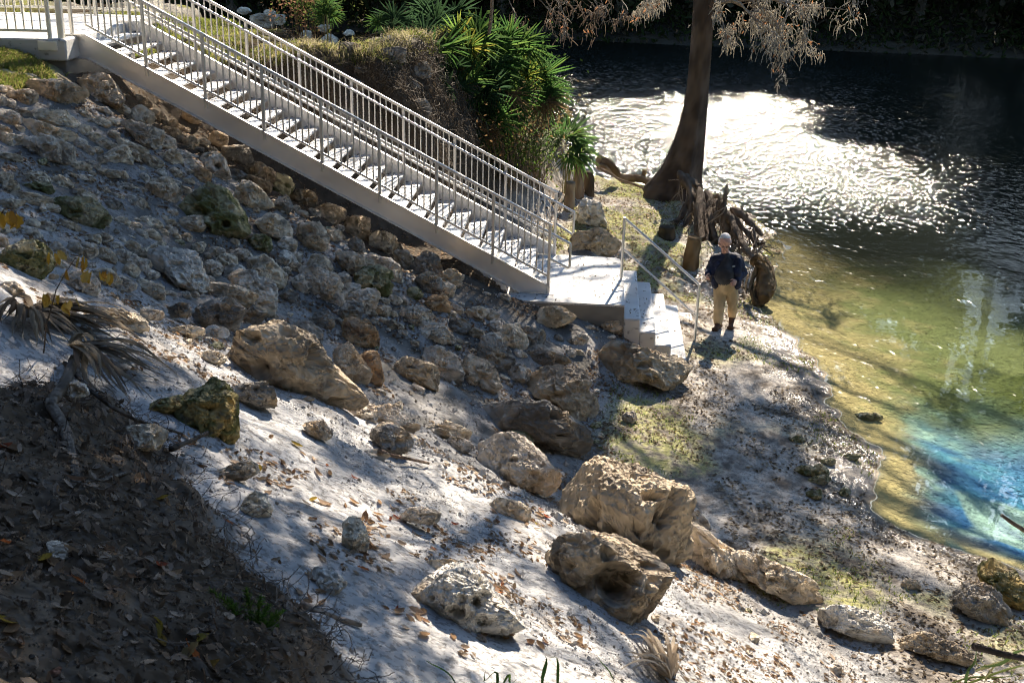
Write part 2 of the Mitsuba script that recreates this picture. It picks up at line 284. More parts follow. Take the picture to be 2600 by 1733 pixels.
# ---------------------------------------------------------------- the aluminium staircase
PSI = math.radians(-4.013)
SB, SU, SV = V3(.5465, 17.379, 1.364), V3(-math.cos(PSI), -math.sin(PSI), 0), V3(-math.sin(PSI), math.cos(PSI), 0)
TR, RI, RH, SW = .29367, .14984, .985, 2.2337
SL = 24 * TR
def S(s, w, z): return SB + SU * s + SV * w + V3(0, 0, z - SB[2])
def line(s): return SB[2] + np.minimum(s, SL) * RI / TR
def plate(poly, w0, w1):
    """A plate cut to the outline poly of (s, z) points between w0 and w1."""
    m = m3.Manifold.extrude(m3.CrossSection([np.array(poly, float)], m3.FillRule.NonZero), w1 - w0).to_mesh()
    v = m.vert_properties[:, :3]
    return SB + v[:, :1] * SU + (v[:, 2:] + w0) * SV + (v[:, 1:2] - SB[2]) * V3(0, 0, 1), m.tri_verts
st = thing('staircase', 'long aluminium staircase with open treads running down the rocky bank', 'staircase')
for w, sg in ((0, -1), (SW, 1)):
    z0, z1 = line(0) - .03 * RI / TR, line(SL)
    k = put('stringer', plate([(-.03, 1.224), (.43, 1.224), (SL, z1 - .36), (SL + .42, z1 - .36), (SL + .42, z1), (SL, z1), (-.03, z0)], w - .006, w + .006), 'metal_mat', st)
    a0, a1 = (w + .0062, w + .062) if sg > 0 else (w - .062, w - .0062)
    put('flange', plate([(-.03, z0 - .012), (SL, z1 - .012), (SL + .42, z1 - .012), (SL + .42, z1 + .002), (SL, z1 + .002), (-.03, z0 + .002)], a0, a1), 'rail_mat', k)
    put('flange', plate([(.44, 1.232), (SL, z1 - .362), (SL + .42, z1 - .362), (SL + .42, z1 - .348), (SL, z1 - .348), (.44, 1.246)], a0, a1), 'metal_mat', k)
for k in range(1, 25):
    s0, z = .30 + (k - 1) * TR, 1.22 + .1484 * k
    t = put('tread', join([box((s0 - .02, .012, z - .042), (s0 + TR - .012, SW - .012, z), np.array([SU, SV, [0, 0, 1]]), SB - SB[2] * V3(0, 0, 1), .008)] +
        [box((s0 - .015 + g * .094, .03, z + .0), (s0 - .015 + g * .094 + .082, SW - .03, z + .006), np.array([SU, SV, [0, 0, 1]]), SB - SB[2] * V3(0, 0, 1), .002) for g in range(3)]), 'tread_mat', st)
def guard(w, inner):
    g = put('guard_rail', bar(S(-.025, w, line(-.025) + RH - .02), S(SL + .02, w, line(SL) + RH - .02), .05, .045, SV), 'rail_mat', st)
    put('top_rail', bar(S(SL + .03, w, line(SL) + RH + .03), S(SL + .5, w, line(SL) + RH + .03), .05, .045, SV), 'rail_mat', g)
    put('bottom_rail', bar(S(-.0, w, line(0) + .14), S(SL, w, line(SL) + .14), .035, .035, SV), 'rail_mat', g)
    up = V3(0, 0, 1)
    for k in range(8):
        s = 3 * k * TR
        put('post', bar(S(s, w, line(s) - .14 if k else 1.222), S(s, w, line(s) + RH - .045), .048, .048, SU), 'rail_mat', g)
    put('post', bar(S(SL + .22, w, line(SL) - .3), S(SL + .22, w, line(SL) + RH), .05, .05, SU), 'rail_mat', g)
    for k in range(8):
        for j in range(1, 9 if k < 7 else 10):
            s = 3 * k * TR + j * 3 * TR / 9
            put('baluster', bar(S(s, w, line(s) + .14), S(s, w, line(s) + RH - .04), .021, .021, SU), 'rail_mat', g)
    wi = w + inner * .085; dz = RH - .17
    pts = [S(SL, wi, line(SL) + dz)] + [S(s, wi, line(0) + s * RI / TR + dz) for s in (SL * .66, SL * .33, 0, -.28, -.315)] + [S(-.32, wi, line(0) - .32 * RI / TR + dz - .03), S(-.32, wi, line(0) - .32 * RI / TR + dz - .36), S(-.30, wi, line(0) - .30 * RI / TR + dz - .40), S(-.02, w + inner * .02, line(0) + dz - .40)]
    h = put('handrail', tube(pts, .021, 10), 'rail_mat', g, smooth=40)
    for k in range(8):
        s = 3 * k * TR
        put('bracket', bar(S(s, w, line(s) + dz - .05), S(s, wi, line(s) + dz - .012), .014, .02, SU), 'metal_mat', h)
guard(0, 1); guard(SW, -1)
put('base_plate', box((-.06, -.05, 1.221), (.06, .05, 1.232), np.array([SU, SV, [0, 0, 1]]), SB - SB[2] * V3(0, 0, 1), .003), 'metal_mat', st)
# ---------------------------------------------------------------- concrete landing and steps, the small handrail
ld = thing('concrete_steps', 'pale concrete landing and short flight of steps at the staircase foot', 'steps')
AX, OR = np.array([-SU, SV, [0, 0, 1]]), V3(1.71, 16.89, 0)
def cbox(lo, hi, ch=.015): return box(lo, hi, AX, OR, ch)
pl = m3.Manifold.extrude(m3.CrossSection([np.array([(-2.42, 0), (0, 0), (0, 2.42), (-.12, 2.62), (-1.0, 2.66), (-1.6, 2.60), (-2.42, 2.60)], float)], m3.FillRule.NonZero), .9).to_mesh()
put('landing', (OR + pl.vert_properties[:, :3] @ AX + V3(0, 0, .32), pl.tri_verts), 'concrete_mat', ld)
for k in range(1, 5):
    z = 1.22 - .205 * k
    put('step', cbox((.25 * (k - 1) + .003, -.03, -.2), (.25 * k, 2.56 + .02 * k, z)), 'concrete_mat', ld)
put('step', cbox((1.003, -.25, -.2), (1.27, 2.75, .24), .02), 'concrete_mat', ld)
put('skirt', cbox((-1.9, -.006, .25), (-.004, -.003, 1.19), .001), 'old_concrete_mat', ld)
hr = thing('handrail', 'free standing aluminium handrail beside the short concrete steps', 'handrail')
A, B = V3(1.76, 18.22, 1.22), V3(3.0, 17.95, .22)
A1, B1 = A + V3(0, 0, 1.03), B + V3(0, 0, 1.03)
put('top_rail', tube([A1 + V3(0, 0, 0), lerp(A1, B1, .5), B1], .022, 12), 'rail_mat', hr, smooth=40)
put('mid_rail', tube([A + V3(0, 0, .53), lerp(A, B, .5) + V3(0, 0, .51), B + V3(0, 0, .49)], .018, 10), 'rail_mat', hr, smooth=40)
for P_, Q_ in ((A, A1), (B, B1)):
    put('post', tube([P_, lerp(P_, Q_, .5), Q_ + V3(0, 0, .015)], .023, 12), 'rail_mat', hr, smooth=40)
    put('base_plate', box(P_ - V3(.06, .06, 0) + V3(0, 0, .003), P_ + V3(.06, .06, .013), ch=.003), 'metal_mat', hr)
# ---------------------------------------------------------------- walkway at the top, its railings
put('walkway', join([box((-16, 17.36, 4.62), (-6.62, 21.6, 4.93), ch=.02)]), 'concrete_mat', label='pale concrete walkway at the top of the bank', cat='path', kind='structure')
wl = thing('retaining_wall', 'dark concrete wall under the walkway edge', 'wall')
put('wall', box((-7.6, 17.44, 3.3), (-6.66, 20.6, 4.615), ch=.02), 'old_concrete_mat', wl)
put('anchor_plate', box((-7.02, 17.33, 4.77), (-6.74, 17.358, 4.90), ch=.004), 'white_rail_mat', wl)
def fence(label, pts, post_every, h=1.05, bal=.115, base=4.93):
    f = thing('railing', label, 'railing', None)
    for a, b in zip(pts[:-1], pts[1:]):
        a, b = V3(*a, base), V3(*b, base); L = np.linalg.norm(b - a); d = (b - a) / L
        for z, t in ((.11, .04), (h, .05)): put('rail', bar(a + d * .03 + V3(0, 0, z), b - d * .03 + V3(0, 0, z), t, t), 'white_rail_mat', f)
        n = max(1, round(L / post_every))
        for k in range(n + 1): put('post', bar(lerp(a, b, k / n) - V3(0, 0, .0 if k else .0), lerp(a, b, k / n) + V3(0, 0, h + .03), .055, .055, d), 'white_rail_mat', f)
        m = int(L / bal)
        for k in range(1, m): put('baluster', bar(a + d * (k * L / m) + V3(0, 0, .12), a + d * (k * L / m) + V3(0, 0, h - .02), .02, .02, d), 'white_rail_mat', f)
    return f
fence('cream painted railing along the near edge of the walkway', [(-10.4, 17.25), (-6.86, 17.42)], 1.75)
fence('white railing along the far edge of the walkway behind the staircase top', [(-10.2, 21.45), (-7.6, 21.5), (-6.3, 21.2), (-6.15, 20.15)], 1.3)
put('gate_post', bar(V3(-6.72, 17.5, 4.931), V3(-6.72, 17.5, 6.1), .09, .09, SU), 'white_rail_mat', label='thick pale gate post at the head of the staircase', cat='post')
# ---------------------------------------------------------------- rocks
TONES = {'grey': ((.55, .48, .39), (.33, .285, .23)), 'tan': ((.50, .41, .30), (.30, .23, .16)), 'ochre': ((.40, .32, .22), (.20, .16, .115)), 'pale': ((.56, .53, .47), (.38, .35, .30)),
         'dark': ((.27, .245, .21), (.13, .115, .095)), 'orange': ((.40, .26, .14), (.20, .13, .08)), 'moss': ((.36, .26, .10), (.09, .09, .035)), 'green': ((.38, .34, .22), (.17, .16, .08)), 'sandy': ((.60, .51, .38), (.40, .335, .25))}
ICO = {n: trimesh.creation.icosphere(n) for n in (2, 3, 4, 5)}
CROP = {1: (0, 0), 2: (870, 0), 4: (0, 577), 5: (870, 577), 7: (0, 1153), 8: (870, 1153), 9: (1730, 1153)}
def stone_color(v, u, tone, seed):
    a, b = (np.array(c) for c in TONES[tone])
    r = rng(seed + 7); size = np.ptp(v, axis=0).max()
    f = 2.2 / size
    n1, n2, n3 = nz(v, f, 4, seed), nz(v, 14, 3, seed + 1), nz(v, f * 2.3, 3, seed + 2)
    c = lerp(a, b, ss(.42, .66, n1)[:, None])
    c = lerp(c, V3(.06, .054, .046), (.7 * ss(.54, .66, n3) * ss(.42, .56, n2))[:, None])
    c = lerp(c, a * 1.15, (.6 * ss(.56, .66, nz(v, f * 3, 3, seed + 3)))[:, None])
    if tone in ('tan', 'grey', 'pale', 'sandy', 'dark'): c = lerp(c, V3(.40, .26, .12), (.45 * ss(.54, .68, nz(v, f * 1.1, 3, seed + 5)))[:, None])
    if tone in ('moss', 'green'): c = lerp(c, V3(.075, .08, .022), (.85 * ss(.47, .6, nz(v, f * 1.7, 3, seed + 6)))[:, None])
    dust = ss(.55, .95, u[:, 2]) * ss(.35, .6, n2) * .35
    c = lerp(c, V3(.46, .43, .38), .4 * dust[:, None])
    return np.clip(c * (.60 + 1.0 * n2[:, None]), .01, .85)
def rock(pts, tone, seed, label=None, name='boulder', cat='rock', group=None, dents=(), thick=.9, lift=.30, facet=1.0, res=None, grow=1.08):
    pts = np.asarray(pts, float)
    lo, hi = pts.min(0), pts.max(0); c = (lo + hi) / 2
    g, t = hit(np.array([c[0]]), np.array([c[1] + lift * (hi[1] - lo[1])]), lo=2.5)
    t = t[0]; d = rayd(c[0], c[1]); C_ = EYE + d * t
    zc = -unit(d); xc = unit(np.cross(V3(0, 0, 1), zc)); xc = unit(RT - zc * (RT @ zc)); yc = np.cross(zc, xc)
    # outline as a radius for each direction
    q = (pts - c) * [t / FP, -t / FP] * grow
    den = np.vstack([lerp(q[i], q[(i + 1) % len(q)], np.linspace(0, 1, 12, endpoint=False)[:, None]) for i in range(len(q))])
    th, rr = np.arctan2(den[:, 1], den[:, 0]), np.linalg.norm(den, axis=1)
    o = np.argsort(th); th, rr = th[o], rr[o]
    R = lambda a: np.interp(a, np.r_[th - 2 * np.pi, th, th + 2 * np.pi], np.tile(rr, 3))
    size = np.sqrt(np.ptp(q[:, 0]) * np.ptp(q[:, 1])); px = (hi - lo).max()
    n = res or (5 if px > 88 else 4 if px > 36 else 3)
    u = np.array(ICO[n].vertices); fc = np.array(ICO[n].faces)
    ang = np.arctan2(u[:, 1], u[:, 0]); rho = np.hypot(u[:, 0], u[:, 1])
    Ra = (R(ang - .12) + 2 * R(ang) + R(ang + .12)) / 4
    v = np.stack([Ra * rho ** .8 * np.cos(ang), Ra * rho ** .8 * np.sin(ang), np.sign(u[:, 2]) * np.abs(u[:, 2]) ** .9 * size * .5 * thick], 1)
    r = rng(seed)
    for k in range(int(15 * facet)):                                   # broken faces
        m = unit(r.normal(size=3) * V3(.8, .8, .5) + V3(0, .15, .95)); h = v @ m
        lim = np.quantile(h, r.uniform(.80, .96)); v = v - m * (np.maximum(h - lim, 0) * .92)[:, None]
    w = v + seed * 3.17
    un = unit(v / V3(1, 1, thick))
    amp = size * (.13 * (nz(w, 2.1 / size, 3, seed) - .5) + .10 * (nz(w, 6 / size, 3, seed + 1) - .5))
    amp += size * .05 * (np.abs(nz(w, 11 / size, 3, seed + 2) - .5) * -2 + .3) + min(size, .6) * .06 * (.5 - np.abs(nz(w, 22 / size, 3, seed + 3) - .5) * 2)
    amp -= size * .16 * ss(.60, .78, nz(w, 3.6 / size, 2, seed + 4)) * ss(.2, .6, un[:, 2])            # solution hollows
    amp -= size * .09 * ss(.62, .72, nz(w, 10 / size, 1, seed + 5))
    v = v + un * amp[:, None]
    for (dx, dy, dr_, dd) in dents:
        e = (np.array([dx, dy]) - c) * [t / FP, -t / FP]; k = np.hypot(v[:, 0] - e[0], v[:, 1] - e[1]) / (dr_ * t / FP)
        v[:, 2] -= np.where(v[:, 2] > -.2 * size, 1.8 * dd * dr_ * t / FP * (1 - ss(.6, 1.05, k)), 0)
    for k in (0, 1):
        v[:, k] = (v[:, k] - (v[:, k].max() + v[:, k].min()) / 2) * np.ptp(q[:, k]) / np.ptp(v[:, k])
    X = C_ + v[:, :1] * xc + v[:, 1:2] * yc + v[:, 2:] * zc
    tm = trimesh.Trimesh(X, fc, process=False)
    return put(name, tm, 'rock_mat', smooth=False, color=stone_color(X, np.array(tm.vertex_normals), tone, seed), label=label, cat=cat, group=group)
def P_of(crop, s):
    a = np.array([[float(x) for x in q.split(',')] for q in s.split()])
    return a if crop == 0 else (a / 2.7034 + np.array(CROP[crop])) * 2352 / 2600
BIG = [
 ('angular tan block just below the dark retaining wall', 'tan', 1, '200,600 290,545 400,560 590,640 580,720 500,730 380,700 300,690'),
 ('rounded tan boulder resting under the upper end of the staircase beam', 'tan', 1, '520,580 560,520 640,500 720,530 840,610 830,680 790,735 700,690 600,660 530,620'),
 ('low brown grey boulder below the angular tan block on the upper slope', 'sandy', 1, '180,790 350,750 450,760 530,830 500,880 420,870 250,810'),
 ('flat sloping slab of pale limestone on the upper slope', 'sandy', 1, '150,830 230,815 340,860 520,930 520,985 420,950 250,900'),
 ('pointed grey pyramid rock with a flat lit side on the upper slope', 'grey', 1, '170,1000 370,920 440,1000 470,1120 510,1160 380,1110 250,1050'),
 ('long smooth grey boulder lying downhill in the upper slope', 'grey', 1, '850,830 930,830 1080,900 1120,980 1080,1040 950,960'),
 ('tan rock with one dark round hole through it', 'tan', 1, '755,1020 800,990 900,1040 1000,1070 1020,1130 920,1110 780,1070', [(317.5, 361, 14, 1.6)]),
 ('grey rock shaped like a saddle above the big pitted boulder', 'grey', 1, '1400,1110 1480,1065 1560,1100 1580,1180 1560,1230 1470,1210 1410,1180', [(500, 380, 9, .9)]),
 ('small orange brown rock beside the saddle shaped rock', 'orange', 1, '1310,1170 1360,1145 1450,1200 1440,1260 1360,1250'),
 ('big pitted limestone boulder full of holes in the middle of the slope', 'green', 1, '1200,1470 1260,1410 1330,1320 1420,1260 1540,1265 1650,1340 1700,1420 1700,1530 1650,1610 1550,1630 1480,1650 1400,1620 1300,1570 1230,1520', [(512, 510, 10, 1.6), (470, 522, 12, 1.3), (433, 500, 8, 1.2), (505, 545, 9, 1.2), (455, 475, 9, .9), (545, 500, 7, .8)]),
 ('slim rusty orange rock at the edge of the shade under the staircase', 'orange', 1, '1650,1200 1720,1215 1860,1290 1840,1325 1740,1290'),
 ('brown boulder half in the shade under the middle of the staircase', 'tan', 1, '1770,1150 1860,1170 1960,1260 1965,1330 1890,1290 1800,1220'),
 ('grey boulder beside the big pitted boulder, towards the staircase', 'sandy', 1, '1620,1240 1700,1270 1860,1400 1870,1450 1770,1460 1690,1400'),
 ('squat grey rock below the staircase shade', 'sandy', 1, '1760,1500 1840,1460 1920,1480 2000,1560 1990,1640 1900,1650 1800,1580'),
 ('half buried mossy boulder on the left of the sandy slope', 'green', 1, '290,1390 450,1350 640,1390 740,1480 720,1560 560,1570 400,1500'),
 ('tan boulder on the grassy bank top behind the staircase', 'tan', 1, '1720,120 1800,95 1870,120 1900,170 1870,190 1780,190'),
 ('round mossy boulder at the left edge of the slope', 'green', 4, '20,190 60,130 150,90 260,90 340,150 360,260 290,330 190,385 90,340 30,260'),
 ('grey rock just below the round mossy boulder', 'grey', 4, '460,350 580,290 640,360 680,430 600,470 530,450'),
 ('pale tooth shaped limestone rock standing out of the sand', 'pale', 4, '1030,170 1110,135 1200,150 1330,170 1360,290 1420,440 1330,430 1230,400 1180,320 1080,270', [(448, 640, 9, .6)]),
 ('long pale grey rock curving downhill below the tooth shaped rock', 'pale', 4, '1580,320 1650,290 1760,350 1850,410 1860,480 1900,570 1840,620 1750,520 1660,420'),
 ('smooth oval grey rock uphill of the long curving rock', 'sandy', 4, '1430,420 1520,380 1650,440 1780,520 1680,550 1500,490'),
 ('dark stained boulder above the long ochre rock', 'dark', 4, '1310,540 1440,480 1560,530 1680,640 1640,690 1480,720 1380,640'),
 ('angular dark grey rock wedged beside the dark stained boulder', 'dark', 4, '1650,590 1760,530 1820,570 1830,640 1750,670 1680,640'),
 ('black and white mottled boulder in the middle of the slope', 'grey', 4, '2060,280 2150,255 2260,310 2340,420 2380,540 2240,490 2120,380'),
 ('speckled grey boulder uphill of the mottled boulder', 'sandy', 4, '1700,190 1800,220 1950,280 1960,380 1880,430 1780,330 1700,270'),
 ('dark brown block behind the long ochre rock', 'dark', 4, '1960,700 2040,640 2150,650 2210,730 2200,830 2100,830'),
 ('long ridge shaped ochre rock with a bright sunlit top', 'ochre', 0, '530,755 560,742 600,740 640,756 700,795 760,830 800,868 838,925 800,938 740,915 690,895 620,855 570,825 545,795', [(570, 800, 22, .5)]),
 ('upright pyramid rock with orange and dark moss patches', 'moss', 4, '1180,1230 1220,1170 1320,1110 1420,1035 1500,1100 1590,1210 1630,1370 1620,1475 1530,1440 1350,1400 1230,1330'),
 ('low mossy tail of rock behind the pyramid rock', 'moss', 4, '1000,1240 1100,1200 1250,1150 1260,1260 1150,1290'),
 ('dark triangular rock beside the pyramid rock', 'dark', 4, '1540,1140 1620,1080 1780,1060 1840,1110 1890,1240 1780,1230 1650,1180'),
 ('bright pale boulder half buried behind the dead palm frond', 'sandy', 4, '650,570 760,555 900,610 1010,710 900,745 780,690'),
 ('flat pale rock lying among leaves above the sunlit sand', 'sandy', 4, '1150,700 1280,670 1380,690 1400,750 1300,745'),
 ('flat sandy slab beside the dark earth ledge', 'sandy', 4, '850,1390 960,1350 1140,1450 1080,1530 930,1510'),
 ('brown topped boulder standing beside the landing under the staircase', 'dark', 5, '500,370 580,305 680,370 700,450 600,480 510,450'),
 ('orange rock leaning against the brown topped boulder', 'orange', 5, '560,500 650,465 730,470 750,570 680,600 600,570'),
 ('rough pale boulder at the foot of the landing slab', 'sandy', 5, '1330,600 1380,560 1470,540 1560,590 1600,650 1540,690 1440,690 1370,650'),
 ('small white stone below the landing slab', 'pale', 5, '1590,760 1650,725 1690,780 1640,820'),
 ('brown hollow rock against the side of the concrete steps', 'tan', 5, '1780,650 1860,625 1930,650 1920,720 1870,750 1820,700', [(1005, 775, 9, .8)]),
 ('big long ochre boulder lying at the foot of the concrete steps', 'ochre', 0, '1350,860 1375,820 1400,795 1420,783 1450,795 1490,814 1540,812 1575,820 1584,850 1575,882 1540,897 1500,882 1470,866 1420,860 1380,864'),
 ('orange boulder above the ridge shaped ochre rock', 'orange', 5, '0,660 70,620 160,640 250,740 250,840 170,870 80,850 20,780'),
 ('smooth tan boulder leaning on the ridge shaped ochre rock', 'tan', 5, '-60,830 0,790 60,800 200,1010 150,1120 60,1030'),
 ('slim orange rock standing between two tan boulders', 'orange', 5, '90,880 170,845 250,900 280,1000 260,1100 190,1080'),
 ('grey two lobed boulder in the middle of the lower slope', 'grey', 5, '460,690 540,645 670,650 730,740 770,800 650,800 540,750'),
 ('large weathered grey boulder below the two lobed one', 'grey', 5, '540,830 650,820 780,870 830,1000 820,1080 720,1100 640,960'),
 ('big tan and grey boulder with a split face in the lower slope', 'tan', 5, '800,930 880,880 980,930 1050,1000 1090,1100 1030,1160 900,1160 820,1090'),
 ('dark grey knobbly boulder in the middle of the lower slope', 'dark', 5, '930,800 1000,745 1090,770 1180,880 1170,970 1080,1020 980,900'),
 ('brown rough rock uphill of the small grey boulder', 'dark', 5, '1160,720 1250,680 1350,690 1390,800 1280,850 1180,800'),
 ('small grey boulder between larger ones in the lower slope', 'grey', 5, '1100,1050 1160,960 1230,935 1300,990 1290,1060 1200,1080'),
 ('flat leaf strewn rock behind the large tan boulder', 'dark', 5, '1200,870 1380,800 1500,900 1560,960 1420,960 1270,950'),
 ('large rounded tan boulder beside the green grass patch', 'tan', 5, '1260,1100 1300,1010 1400,950 1540,960 1620,1010 1650,1090 1730,1220 1750,1290 1660,1340 1580,1320 1490,1210 1350,1160'),
 ('long dark grey slab of rock with an overhung lower edge', 'dark', 5, '940,1250 1000,1190 1180,1200 1400,1210 1500,1260 1620,1380 1690,1470 1700,1560 1560,1570 1430,1450 1250,1400 1100,1420 1000,1340'),
 ('grey boulder with an orange top edge below the long dark slab', 'grey', 0, '1100,1010 1130,1003 1190,995 1235,1003 1265,1045 1285,1100 1270,1135 1220,1130 1160,1110 1120,1050'),
 ('narrow brown ridge of rock in the lower slope', 'ochre', 5, '340,890 470,920 600,970 660,1040 640,1120 540,1060 430,980'),
 ('broad grey rock with a flat slanting face below the ochre ridge', 'grey', 5, '60,1290 200,1260 290,1210 370,1280 480,1370 520,1430 380,1400 180,1390'),
 ('pale flat topped rock on the sunlit sand edge', 'sandy', 5, '520,1400 640,1370 760,1340 860,1350 880,1450 780,1480 680,1440'),
 ('huge craggy ochre boulder at the right of the sandy slope', 'ochre', 0, '1290,1125 1360,1068 1440,1052 1500,1064 1522,1088 1555,1130 1575,1180 1586,1255 1580,1300 1550,1315 1525,1270 1480,1228 1400,1228 1350,1195', [(1515, 1205, 12, .8)]),
 ('huge pale boulder with a dark cave like hollow in its side', 'ochre', 0, '1250,1320 1290,1270 1380,1258 1440,1230 1500,1226 1540,1263 1546,1330 1530,1400 1500,1440 1450,1440 1400,1412 1330,1390 1270,1355', [(1435, 1345, 42, .85), (1440, 1372, 30, .8)]),
 ('smooth domed pale grey rock with a leaf filled hollow', 'pale', 0, '930,1390 960,1330 1000,1300 1050,1293 1095,1320 1130,1370 1180,1410 1197,1450 1130,1448 1050,1455 980,1440 940,1415', [(1085, 1385, 13, 1.0), (1027, 1362, 7, .6), (1100, 1430, 16, .8)]),
 ('pale slab showing behind the smooth domed rock', 'sandy', 8, '570,770 620,730 720,720 830,750 800,820 640,830'),
 ('pale angular stone on the grey sand', 'sandy', 8, '0,470 60,430 120,460 180,580 170,690 60,660 0,600'),
 ('grey stone half hidden by brown leaves on the sand', 'grey', 8, '390,400 480,360 660,400 670,480 560,480 430,450'),
 ('rounded pale stone edged with leaves on the sand', 'sandy', 8, '1000,340 1100,300 1230,340 1290,400 1290,470 1160,450 1050,400'),
 ('bright white stone beside curled leaves on the sand', 'pale', 7, '2140,830 2180,775 2290,800 2370,870 2375,970 2270,970 2200,890'),
 ('wedge shaped tan stone on bluish shaded sand', 'tan', 7, '1470,130 1580,90 1700,40 1770,50 1760,170 1680,180'),
 ('pale faceted stone at the edge of the dark earth ledge', 'sandy', 7, '1660,330 1700,255 1780,260 1870,350 1860,410 1780,450 1700,400'),
 ('grey stone sunk in the dark earth', 'grey', 7, '120,720 200,620 330,595 440,640 470,720 350,720 200,760'),
 ('small bluish stone sunk in the dark earth', 'grey', 7, '910,1190 980,1120 1080,1110 1150,1170 1080,1230 960,1220'),
 ('bright flat rock behind the huge craggy boulder', 'pale', 9, '10,350 80,370 170,460 200,530 120,500 20,470'),
 ('long sandy rock at the head of the boulder row beside the flat', 'sandy', 9, '20,560 40,470 130,490 250,610 400,720 540,800 545,870 500,920 430,870 280,840 130,740 50,680'),
 ('sand covered rock with a dark mossy end in the boulder row', 'sandy', 9, '350,680 480,670 700,760 900,870 940,960 930,1040 800,1020 640,930 520,850'),
 ('long white topped rock in the boulder row', 'pale', 9, '960,1060 1050,1040 1200,1040 1350,1090 1400,1180 1430,1230 1390,1300 1250,1230 1130,1150 1010,1160'),
 ('low orange tinted rock at the end of the boulder row', 'ochre', 9, '1490,1270 1560,1220 1700,1220 1850,1280 1980,1390 1950,1440 1800,1400 1650,1340 1560,1300'),
 ('dark rough ledge rock near the water at the right edge', 'dark', 9, '1880,930 2000,870 2130,930 2240,1080 2240,1130 2140,1190 2020,1110 1920,1020'),
 ('yellow moss covered ledge rock overhanging the blue pool', 'moss', 9, '2080,860 2060,740 2180,720 2300,820 2360,900 2350,1080 2280,1100 2180,940'),
 ('small square rock alone on the leafy flat', 'grey', 9, '1510,900 1550,850 1640,870 1640,930 1560,920'),
 ('small knobbly mossy rock on the wet shore', 'green', 9, '890,100 960,60 1010,130 960,190 900,160'),
 ('white sunlit boulder behind the landing beside a wooden post', 'pale', 0, '1322,475 1345,457 1380,465 1392,510 1392,527 1360,517 1330,500'),
 ('orange brown boulder touching the far edge of the landing', 'ochre', 0, '1313,565 1335,535 1380,525 1415,550 1425,590 1380,592 1318,588'),
]
for i, (lab, tone, crop, s, *dn) in enumerate(BIG):
    rock(P_of(crop, s), tone, 100 + i, label=lab, dents=dn[0] if dn else ())
